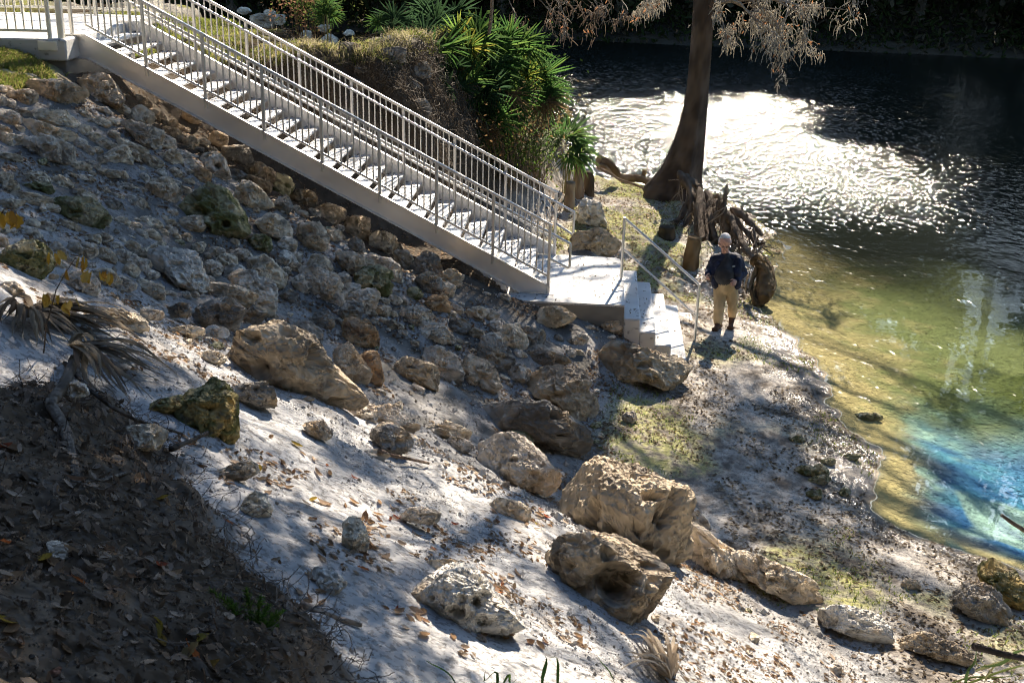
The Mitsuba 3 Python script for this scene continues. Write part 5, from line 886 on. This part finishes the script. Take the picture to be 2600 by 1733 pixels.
headb = [((hp(0, .03, -.02), .098), (hp(0, .045, .015), .092)), ((hp(0, -.02, .035), .078), (hp(0, .04, .0), .088)), ((hp(0, -.085, .055), .045), (hp(0, -.02, .035), .07)), ((hp(.05, -.055, .0), .04), (hp(-.05, -.055, .0), .04), (hp(0, -.09, .055), .038)),
         ((hp(0, .0, .105), .013), (hp(0, -.035, .125), .018)), ((hp(-.022, -.068, .098), .012), (hp(.022, -.068, .098), .012)), ((hp(.098, -.01, -.01), .016), (hp(.096, -.04, -.005), .012)), ((hp(-.098, -.01, -.01), .016), (hp(-.096, -.04, -.005), .012)), ((hp(-.06, .022, .085), .016), (hp(.06, .022, .085), .016)),
         ((NK, .062), (hp(0, -.05, -.02), .066)), ((NK - up_ * .08, .07), (NK, .06))]
def hand(w, elbow, inward, curl, seed, side):
    """Palm, four bent fingers of unequal length and a thumb from the palm's side."""
    d = unit(w - elbow); n = unit(inward - d * (inward @ d)); s = np.cross(d, n) * side; b = []
    k0 = w + d * .085
    b.append(((w, .027), (w + d * .03, .03))); b.append(((w + d * .03 + s * .026, .018), (w + d * .03 - s * .024, .018), (k0 + s * .034, .015), (k0 - s * .034, .015)))
    for i, L in enumerate((.072, .082, .077, .06)):
        p = k0 + s * (.033 - .022 * i); e = d
        for j in range(3):
            e = unit(e + n * curl * (.5 + .25 * j)); q = p + e * L * (.45, .32, .25)[j]; b.append(((p, .0105 - .001 * j), (q, .0095 - .001 * j))); p = q
    t0 = w + d * .035 + s * .03; t1 = t0 + unit(d * .6 + s * .7 + n * .5) * .045; b += [((t0, .014), (t1, .012)), ((t1, .012), (t1 + unit(d * .8 + n * .6) * .032, .010))]
    return b
hr_b, hl_b = hand(WR, ER, V3(.6, -.5, 0), .75, 1, 1), hand(WL, EL_, V3(-.5, .7, -.2), .6, 2, -1)
body = flesh(headb + [((NK, .06), (CHEST, .09)), ((CHEST, .09), (PEL, .10)), ((SR, .04), (CHEST - up_ * .05, .08)), ((SL_, .04), (CHEST - up_ * .05, .08)), ((SR, .04), (ER, .04)), ((ER, .042), (WR, .028)), ((SL_, .05), (EL_, .045)), ((EL_, .042), (WL, .028)), ((HR, .07), (KR, .055)), ((KR, .05), (AR, .04)), ((HL, .07), (KL, .055)), ((KL, .05), (AL, .04)), ((PEL, .11), (HR, .07)), ((PEL, .11), (HL, .07))] + hr_b + hl_b, .009, 3)
bv = np.array(body.vertices); skin = lerp(V3(.42, .24, .18), V3(.52, .31, .24), nz(bv, 22, 2, 3)[:, None])
rel = (bv - HD) @ np.stack([face_s, face_u, face_d], 1)
skin = np.where((np.linalg.norm(rel - [0, -.068, .11], axis=1) < .026)[:, None] & (np.abs(rel[:, 1:2] + .068) < .007), V3(.30, .12, .10), skin)
for sx in (-1, 1): skin = np.where(((np.abs(rel[:, 0] - sx * .036) < .02) & (np.abs(rel[:, 1] + .004) < .008) & (rel[:, 2] > .05))[:, None], V3(.10, .06, .05), skin)
put('body', body, 'attr_mat', man, smooth=True, color=skin)
hair = flesh([((hp(0, .055, -.045), .094), (hp(0, .07, -.005), .077)), ((hp(.03, .0, -.05), .078), (hp(-.03, .0, -.05), .078)), ((hp(.056, .0, -.02), .050), (hp(-.056, .0, -.02), .050))], .012, 3)
hv = np.array(hair.vertices); put('hair', hair, 'attr_mat', man, smooth=True, color=lerp(V3(.38, .37, .36), V3(.66, .65, .63), nz(hv, 40, 2, 5)[:, None]))
gl = [tube(hp(sx * .036, .002, .108) + np.stack([face_s * math.cos(a) * .025 + face_u * math.sin(a) * .017 for a in np.linspace(0, 6.283, 15)]), .0028, 5) for sx in (-1, 1)] + [bar(hp(-.012, .006, .11), hp(.012, .006, .11), .004, .004)] + [bar(hp(sx * .062, .006, .105), hp(sx * .1, .004, -.01), .004, .005) for sx in (-1, 1)]
mat('frame_mat', (.03, .02, .02), .4); put('glasses', join(gl), 'frame_mat', man)
def cloth(name, tm, a, b, seed, f=9, amp=.012):
    v = np.array(tm.vertices); n = np.array(tm.vertex_normals); w = nz(v * V3(1, 1, .55), f, 3, seed); v = v + n * ((w - .5) * 2 * amp)[:, None]
    put(name, trimesh.Trimesh(v, tm.faces, process=False), 'attr_mat', man, smooth=True, color=lerp(np.array(a, float), np.array(b, float), ss(.3, .7, w)[:, None]))
cloth('shirt', flesh([((NK - up_ * .015, .082), (CHEST, .155)), ((CHEST, .155), (BEL - fr_ * -.03, .185)), ((BEL + fr_ * .03 + up_ * .03, .182), (PEL + up_ * .15, .165)), ((SR, .085), (CHEST, .13)), ((SL_, .085), (CHEST, .13)), ((CHEST + rt_ * .06, .13), (CHEST - rt_ * .06, .13))], .022, 8), (.018, .019, .023), (.038, .04, .046), 11)
back = -fr_ * .075
jk = [((SR + back * .3, .098), (ER, .082)), ((ER, .08), (lerp(ER, WR, .92), .058)), ((SL_ + back * .3, .098), (EL_, .085)), ((EL_, .082), (lerp(EL_, WL, .90), .060)), ((NK - up_ * .02 + back, .088), (CHEST + back, .175)), ((NK - up_ * .045, .09), (SR - up_ * .0, .098)), ((NK - up_ * .045, .09), (SL_, .098)), ((CHEST + back, .17), (PEL + up_ * .04 + back, .185)), ((SR + back * .5, .098), (CHEST + back, .15)), ((SL_ + back * .5, .098), (CHEST + back, .15)),
      ((SR + fr_ * .05 + rt_ * .02 - up_ * .05, .075), (mp(1643, 652, .02), .06)), ((SL_ + fr_ * .07 - rt_ * .015 - up_ * .05, .085), (mp(1692, 652, .02), .075)), ((SL_ + fr_ * .05, .08), (mp(1690, 625, -.02), .10)), ((SR - rt_ * -.0, .08), (mp(1641, 625, .04), .075)), ((CHEST + rt_ * .13, .12), (PEL + rt_ * .16 + up_ * .02, .11)), ((CHEST - rt_ * .12, .11), (PEL - rt_ * .14 + up_ * .02, .10))]
cloth('jacket', flesh(jk, .022, 8), (.005, .008, .022), (.010, .016, .045), 12, amp=.022)
put('chest_logo', bar(mp(1682, 612, -.10), mp(1688.5, 611, -.085), .012, .004, up_), 'white_rail_mat', man)
tro = [((PEL + up_ * .06, .16), (HR, .115)), ((PEL + up_ * .06, .16), (HL, .115)), ((PEL + up_ * .05 + rt_ * .06, .12), (PEL + up_ * .05 - rt_ * .06, .12)), ((PEL + up_ * .02 + fr_ * .04, .15), (PEL - up_ * .04, .14)), ((HR, .118), (KR, .092)), ((KR, .092), (AR + up_ * .03, .078)), ((HL, .118), (KL, .092)), ((KL, .09), (AL + up_ * .02, .074))]
cloth('trousers', flesh(tro, .022, 6), (.34, .25, .14), (.46, .35, .21), 13, f=10, amp=.02)
put('belt_buckle', bar(mp(1661, 643.5, -.13), mp(1664, 643.5, -.13), .022, .012, up_), 'rail_mat', man)
for (A_, toe, heel) in ((AR, mp(1643, 752, -.14), mp(1653, 750, .12)), (AL, mp(1679, 742, .10), mp(1681, 728, .36))):
    toe[2] = float(ground(np.array(toe[0]), np.array(toe[1]))) + .004; heel[2] = float(ground(np.array(heel[0]), np.array(heel[1]))) + (.004 if A_ is AR else .075)
    sh = flesh([((A_ - up_ * .0, .062), (heel + up_ * .05, .05)), ((heel + up_ * .035, .043), (toe + up_ * .04, .042)), ((A_, .058), (lerp(heel, toe, .6) + up_ * .06, .046)), ((toe + up_ * .035 + rt_ * .025, .036), (toe + up_ * .035 - rt_ * .025, .036))], .015, 4)
    k = put('shoe', sh, 'attr_mat', man, smooth=True, color=lerp(V3(.045, .024, .014), V3(.09, .05, .03), nz(np.array(sh.vertices), 20, 2, 4)[:, None]))
wd = unit(WR - ER); ph = WR + wd * .10 + V3(.035, -.03, -.0)
put('phone', box((-.035, -.012, -.075), (.035, .012, .06), np.array([unit(V3(.8, -.5, .1)), unit(V3(.5, .8, 0)), [0, 0, 1]]), ph, .006), 'frame_mat', label='small dark phone held in the hand of the man', cat='phone')
# ---------------------------------------------------------------- dead palm fronds, saplings, weeds and sticks close by
C4 = lambda x, y: ((x / 2.7034) * 2352 / 2600, (577 + y / 2.7034) * 2352 / 2600)
C8 = lambda x, y: ((870 + x / 2.7034) * 2352 / 2600, (1153 + y / 2.7034) * 2352 / 2600)
C7 = lambda x, y: ((x / 2.7034) * 2352 / 2600, (1153 + y / 2.7034) * 2352 / 2600)
C9 = lambda x, y: ((1730 + x / 2.7034) * 2352 / 2600, (1153 + y / 2.7034) * 2352 / 2600)
def gpt(px, py, lift=.0):
    g = hit(np.array([float(px)]), np.array([float(py)]), lo=1.8)[0][0]; return g + V3(0, 0, lift)
def strip(a, b, w, sag, seed, curl=.0, n=9):
    r = rng(seed); t = np.linspace(0, 1, n)[:, None]; p = lerp(a, b, t) + V3(0, 0, 1) * sag * np.sin(np.pi * t) + r.normal(size=3) * .02 * np.sin(np.pi * 2 * t) + np.cross(b - a, V3(0, 0, 1)) * curl * np.sin(np.pi * t)
    d = unit(np.gradient(p, axis=0)); s = unit(np.cross(d, V3(.1, .2, 1))); tw = r.uniform(-.5, .5) + r.uniform(-.6, .6) * t; nrm = np.cross(s, d); s2 = s * np.cos(tw) + nrm * np.sin(tw); n2 = np.cross(s2, d)
    ww = w * np.minimum(1, np.minimum(t * 5 + .35, (1 - t) * 2.2 + .04)); v = np.stack([p + s2 * ww / 2, p + n2 * ww * .22, p - s2 * ww / 2], 1).reshape(-1, 3)
    f = tri(np.array([[j * 3 + q, j * 3 + q + 1, j * 3 + q + 4, j * 3 + q + 3] for j in range(n - 1) for q in (0, 1)])); return v, f
def frond(name, label, hubs, conv, seed, w, cols, lift=.16):
    k = thing(name, label, 'palm frond')
    for (hx, hy, ends) in hubs:
        h = gpt(*conv(hx, hy)); dep = h[1] ; h = h + V3(0, 0, lift)
        h = P3(np.array(conv(hx, hy)[0]), np.array(conv(hx, hy)[1]), dep - .25)
        for i, (ex, ey) in enumerate(ends):
            for rep in range(4):
                jr = rng(seed + i * 9 + rep); fr = jr.uniform(.8, 1.02); e = gpt(*conv(hx + (ex - hx) * fr + jr.normal() * 32, hy + (ey - hy) * fr + jr.normal() * 26), .02 + .05 * jr.random()); v, f = strip(h, e, w, .12 * jr.random() + .03, seed + i * 4 + rep)
                put('frond_blade', (v, f), 'leaf_mat', k, smooth=True, color=tint(v, 3, cols, seed + i, .3) * .0 + np.array(cols[i % len(cols)]) * (.8 + .4 * nz(v, 9, 2, i)[:, None]))
    return k
dead = [(.17, .145, .115), (.22, .19, .15), (.12, .10, .08), (.26, .22, .165)]
fk = frond('dead_palm_frond', 'big dead grey palm frond drooping over the sand beside the dark ledge', [(210, 575, [(1140, 935), (1010, 720), (900, 760), (560, 760), (620, 900), (760, 880), (420, 840), (300, 850), (90, 780), (1000, 860), (0, 720), (0, 640), (1150, 780)]), (495, 820, [(1300, 1110), (1000, 1250), (890, 1210), (730, 1180), (1050, 1010), (1180, 1060), (640, 1040), (700, 900)])], C4, 900, .042, dead)
frond('dead_palm_frond', 'pale curled dead palm frond at the bottom edge, near the cave hollowed boulder', [(2250, 1540, [(1950, 1260), (2020, 1220), (2080, 1300), (1900, 1380), (2200, 1290), (2280, 1330), (1980, 1450), (1900, 1500), (2320, 1420)])], C8, 940, .03, [(.36, .30, .23), (.44, .38, .30), (.28, .22, .16)])
def stick(label, pts, r0, r1, seed, conv=lambda x, y: (x, y), a=(.10, .085, .07), b=(.20, .17, .14), lift=.02, cat='branch', name='fallen_branch', deps=None):
    c = np.array([gpt(*conv(x, y), lift) if deps is None else P3(np.array(float(conv(x, y)[0])), np.array(float(conv(x, y)[1])), deps) for x, y in pts]); return log(name, label, cat, c, np.linspace(r0, r1, len(c)), seed, a=a, b=b, n=8)
stick('thick grey root winding down the dark earth ledge under the frond', [(172, 830), (150, 890), (115, 935), (150, 990), (165, 1060), (178, 1130)], .035, .028, 31)
stick('thin dark branch arching from the frond over the ledge edge', [(150, 850), (210, 915), (260, 955), (320, 985), (420, 1012)], .014, .008, 32, lift=.05, a=(.06, .05, .04), b=(.14, .11, .09))
stick('long pale stick lying across the upper part of the ledge', [(0, 1096), (60, 1105), (140, 1125), (240, 1110), (300, 1090)], .014, .009, 33)
stick('short dark stick pointing over the sand from the ledge', [(395, 1048), (440, 1028), (478, 1008)], .018, .012, 34, lift=.05, a=(.05, .04, .03), b=(.12, .1, .08))
stick('light brown stick along the lower ledge edge', [(690, 1392), (720, 1405), (770, 1425), (830, 1442)], .02, .013, 35, a=(.24, .19, .15), b=(.36, .3, .24))
stick('brown stick lying on leafy sand below the grey rock face', [(870, 1040), (900, 1050), (985, 1068)], .02, .012, 36, a=(.15, .1, .07), b=(.26, .19, .14))
stick('reddish stick among leaves at the bottom of the ledge', [(120, 1560), (190, 1520), (270, 1490), (322, 1470)], .016, .01, 37, a=(.14, .06, .035), b=(.22, .11, .07))
stick('dark charred branch crossing the bottom right corner', [(2235, 1483), (2270, 1492), (2310, 1503), (2400, 1520)], .024, .018, 38, a=(.025, .022, .02), b=(.06, .05, .045), deps=6.2)
stick('dark twig reaching in over the blue pool from the right edge', [(2300, 1182), (2325, 1200), (2360, 1222), (2420, 1250)], .010, .016, 39, a=(.08, .06, .05), b=(.18, .14, .11), deps=6.5)
def palm_stems(label, items, seed, dep, col):
    k = thing('palmetto', label, 'palmetto')
    for i, (x0, y0, x1, y1, w) in enumerate(items):
        v, f = strip(P3(np.array(float(x0)), np.array(float(y0)), dep), P3(np.array(float(x1)), np.array(float(y1)), dep + .15), w, .03, seed + i); put('blade', (v, f), 'gloss_leaf_mat', k, smooth=True, color=np.tile(np.array(col[i % len(col)]), (len(v), 1)))
palm_stems('green palmetto blades poking up at the bottom edge below the domed rock', [(1255, 1600, 1245, 1500, .02), (1300, 1600, 1262, 1510, .02), (1140, 1590, 1115, 1535, .016), (1420, 1600, 1365, 1490, .014), (1050, 1580, 975, 1512, .012), (1150, 1580, 1190, 1555, .012)], 960, 4.6, [(.05, .10, .03), (.07, .12, .03)])
palm_stems('green palmetto stems and blades in the bottom right corner', [(2215, 1600, 2243, 1478, .02), (2160, 1580, 2352, 1545, .014), (2240, 1540, 2380, 1512, .03), (2250, 1530, 2390, 1500, .025), (2150, 1590, 2400, 1525, .02), (2280, 1600, 2265, 1500, .012)], 980, 6.3, [(.07, .11, .04), (.14, .17, .06), (.20, .20, .10)])
sp = thing('sapling', 'thin sapling with drooping amber leaves in front of the slope', 'sapling')
stem = [(320, 660), (350, 560), (385, 430), (440, 330), (500, 235), (520, 210)]
c = np.array([P3(np.array(C4(x, y)[0]), np.array(C4(x, y)[1]), 6.6) for x, y in stem]); c = np.vstack([gpt(*C4(300, 860)), c]); v, f = tube(c, np.linspace(.005, .002, len(c)), 6); put('stem', (v, f), 'attr_mat', sp, color=bark(v, (.08, .06, .045), (.14, .11, .08), 3))
for x0, y0, x1, y1 in ((500, 235, 360, 150), (500, 235, 590, 175), (470, 290, 760, 300), (400, 420, 500, 410), (330, 560, 300, 470), (360, 500, 460, 520)):
    v, f = strip(P3(np.array(C4(x0, y0)[0]), np.array(C4(x0, y0)[1]), 6.6), P3(np.array(C4(x1, y1)[0]), np.array(C4(x1, y1)[1]), 6.5), .004, .0, x0); put('twig', (v, f), 'attr_mat', sp, color=np.tile([.10, .08, .06], (len(v), 1)))
amb = [(.34, .20, .03), (.42, .26, .05), (.28, .15, .03), (.38, .27, .08)]
r = rng(991)
def droop_leaf(h, L, W, seed):
    r = rng(seed); v, f = big_leaf(seed); d = unit(V3(r.normal() * .35, r.normal() * .35, -1)); s = unit(np.cross(d, r.normal(size=3))); n = np.cross(d, s); return h + (v[:, :1] + .7) * d * L + v[:, 1:2] * s * L * W + v[:, 2:] * n * L, f
for i, (x, y) in enumerate([(345, 155), (370, 160), (400, 170), (540, 180), (570, 170), (590, 190), (455, 270), (610, 280), (630, 285), (670, 290), (720, 290), (745, 300), (760, 300), (300, 440), (330, 440), (350, 460), (410, 450), (430, 510), (445, 530), (480, 480), (500, 460), (300, 470), (580, 200), (380, 150)]):
    v, f = droop_leaf(P3(np.array(C4(x, y)[0]), np.array(C4(x, y)[1]), 6.5 + .1 * r.normal()), .075, 1.3, 1000 + i); put('leaf', (v, f), 'leaf_mat', sp, smooth=True, color=np.tile(np.array(amb[i % 4]), (len(v), 1)))
sp2 = thing('sapling', 'cluster of amber leaves hanging at the left edge of the picture', 'sapling')
c = np.array([P3(np.array(float(x)), np.array(float(y)), 6.0) for x, y in ((-60, 640), (-30, 540), (10, 480), (45, 478))]); v, f = tube(c, [.008, .006, .004, .002], 5); put('stem', (v, f), 'attr_mat', sp2, color=bark(v, (.08, .06, .045), (.14, .11, .08), 3))
for i, (x, y) in enumerate([(2, 478), (12, 482), (22, 480), (32, 482), (42, 484), (50, 490), (28, 488), (6, 486)]):
    v, f = droop_leaf(P3(np.array(float(x)), np.array(float(y)), 6.0 + .05 * r.normal()), .085, 1.2, 1040 + i); put('leaf', (v, f), 'leaf_mat', sp2, smooth=True, color=np.tile(np.array(amb[i % 4]), (len(v), 1)))
wp = thing('withered_plant', 'withered plant with broad yellow brown leaves among the leaf litter', 'plant')
for i, (x, y) in enumerate([(1130, 1230), (1050, 1330), (1090, 1380), (1000, 1430), (1250, 1330), (1340, 1400), (1400, 1530), (1200, 1280), (1100, 1300), (980, 1340), (1450, 1470), (1300, 1500)]):
    g = gpt(*C7(x, y), .04 + .02 * (i % 3)); v, f = big_leaf(1080 + i); a = unit(V3(r.normal(), r.normal(), .25 * r.normal() + .15)); n = unit(V3(r.normal() * .4, r.normal() * .4, 1)); s = unit(np.cross(n, a)); n = np.cross(a, s); put('leaf', (g + (v[:, :1] * a + v[:, 1:2] * s * 1.1 + v[:, 2:] * n) * .13, f), 'leaf_mat', wp, smooth=True, color=np.tile(np.array([(.22, .17, .03), (.30, .24, .06), (.20, .13, .04), (.26, .20, .10)][i % 4]), (len(v), 1)))
wd_ = thing('weed', 'feathery green weed growing at the edge of the dark ledge', 'weed')
for i, (x0, y0, x1, y1) in enumerate([(1760, 1280, 1300, 1150), (1760, 1290, 1450, 930), (1750, 1280, 1560, 1000), (1740, 1270, 1690, 930), (1760, 1280, 1790, 980), (1770, 1280, 1950, 1080), (1750, 1290, 1350, 1080), (1740, 1300, 1400, 1230), (1770, 1290, 1900, 1180), (1760, 1300, 1600, 1110), (1750, 1280, 1850, 1040)]):
    a = gpt(*C7(x0, y0)); dp = a[1]; b = P3(np.array(C7(x1, y1)[0]), np.array(C7(x1, y1)[1]), dp + .05 + .1 * r.random()); t = np.sort(r.random(110)) * .9 + .1; p = lerp(a, b, t[:, None]) + V3(0, 0, .03) * np.sin(np.pi * t)[:, None]; d = unit(unit(b - a) * .8 + r.normal(size=(110, 3)) * .8); L = .05 * (1.1 - t[:, None] * .7)
    v, f = segs_mesh(np.vstack([p, lerp(a, b, np.linspace(0, .95, 12)[:, None])]), np.vstack([p + d * L, lerp(a, b, np.linspace(.05, 1, 12)[:, None])]), np.r_[np.full(110, .0022), np.full(12, .003)], np.r_[np.full(110, .001), np.full(12, .002)], 3); put('stem', (v, f), 'leaf_mat', wd_, color=tint(v, 6, [(.12, .22, .04), (.18, .27, .05), (.09, .17, .035)], 1100 + i))
# fine twigs and rootlets on the ledge and its rim
rr = rng(1201); n = 9000; x, y = rr.uniform(-4, 1.5, n), rr.uniform(2.5, 8, n); dd = ledge_dist(x, y); k = (dd > -.22) & ((np.abs(dd) < .22) & (rr.random(n) < .8) | (dd > 0) & (rr.random(n) < .10)); p = np.stack([x, y, ground(x, y) + .01], -1)[k]; A, B = [], []
d = unit(rr.normal(size=p.shape) * V3(1, 1, .35) + V3(.25, .1, -.1))
for j in range(5):
    q = p + d * rr.uniform(.02, .06, (len(p), 1)); A.append(p); B.append(q); p = q; d = unit(d + rr.normal(size=p.shape) * .45)
v, f = segs_mesh(np.vstack(A), np.vstack(B), np.full(5 * len(p), .0028), np.full(5 * len(p), .0022), 3); put('rootlets', (v, f), 'attr_mat', color=tint(v, 6, [(.06, .05, .04), (.14, .11, .085), (.10, .07, .05)], 9), label='fine twigs and rootlets trailing from the dark ledge', cat='roots', kind='stuff')

# ---------------------------------------------------------------- the forest that stands round the spring behind the viewpoint
for i, (x, y, z, g) in enumerate([(-13, 4, 5, 'high'), (-10, -5, 5, 'middle'), (-4, -9, 5, 'high'), (3, -9, 4.5, 'middle'), (10, -8, 3, 'high'), (-16, 12, 5, 'high'), (-18, 20, 5, 'middle'), (17, -3, 1, 'high'), (16, 6, 0, 'middle'), (-9, -14, 5, 'high'), (6, -15, 4, 'high'), (-20, 0, 5, 'high'), (-9, 0, 4.8, 'middle'), (-2, -5, 4.6, 'middle'), (8, -3, 3, 'middle'), (14, 0, .5, 'middle'), (-24, 14, 5, 'high'), (-15, -2, 5, 'high'), (22, 10, 0, 'high'), (20, 2, 0, 'high'), (-21, 27, 4, 'high'), (0, -14, 5, 'high')]):
    k = numbered('forest_tree'); scene[k] = {'type': 'instance', 'group': {'type': 'ref', 'id': FT[g]}, 'to_world': T().translate([x, y, z]).rotate([0, 0, 1], 40.0 * i)}
    tag(k, 'tall tree of the forest standing behind the viewpoint', 'tree', 'forest behind the viewpoint')
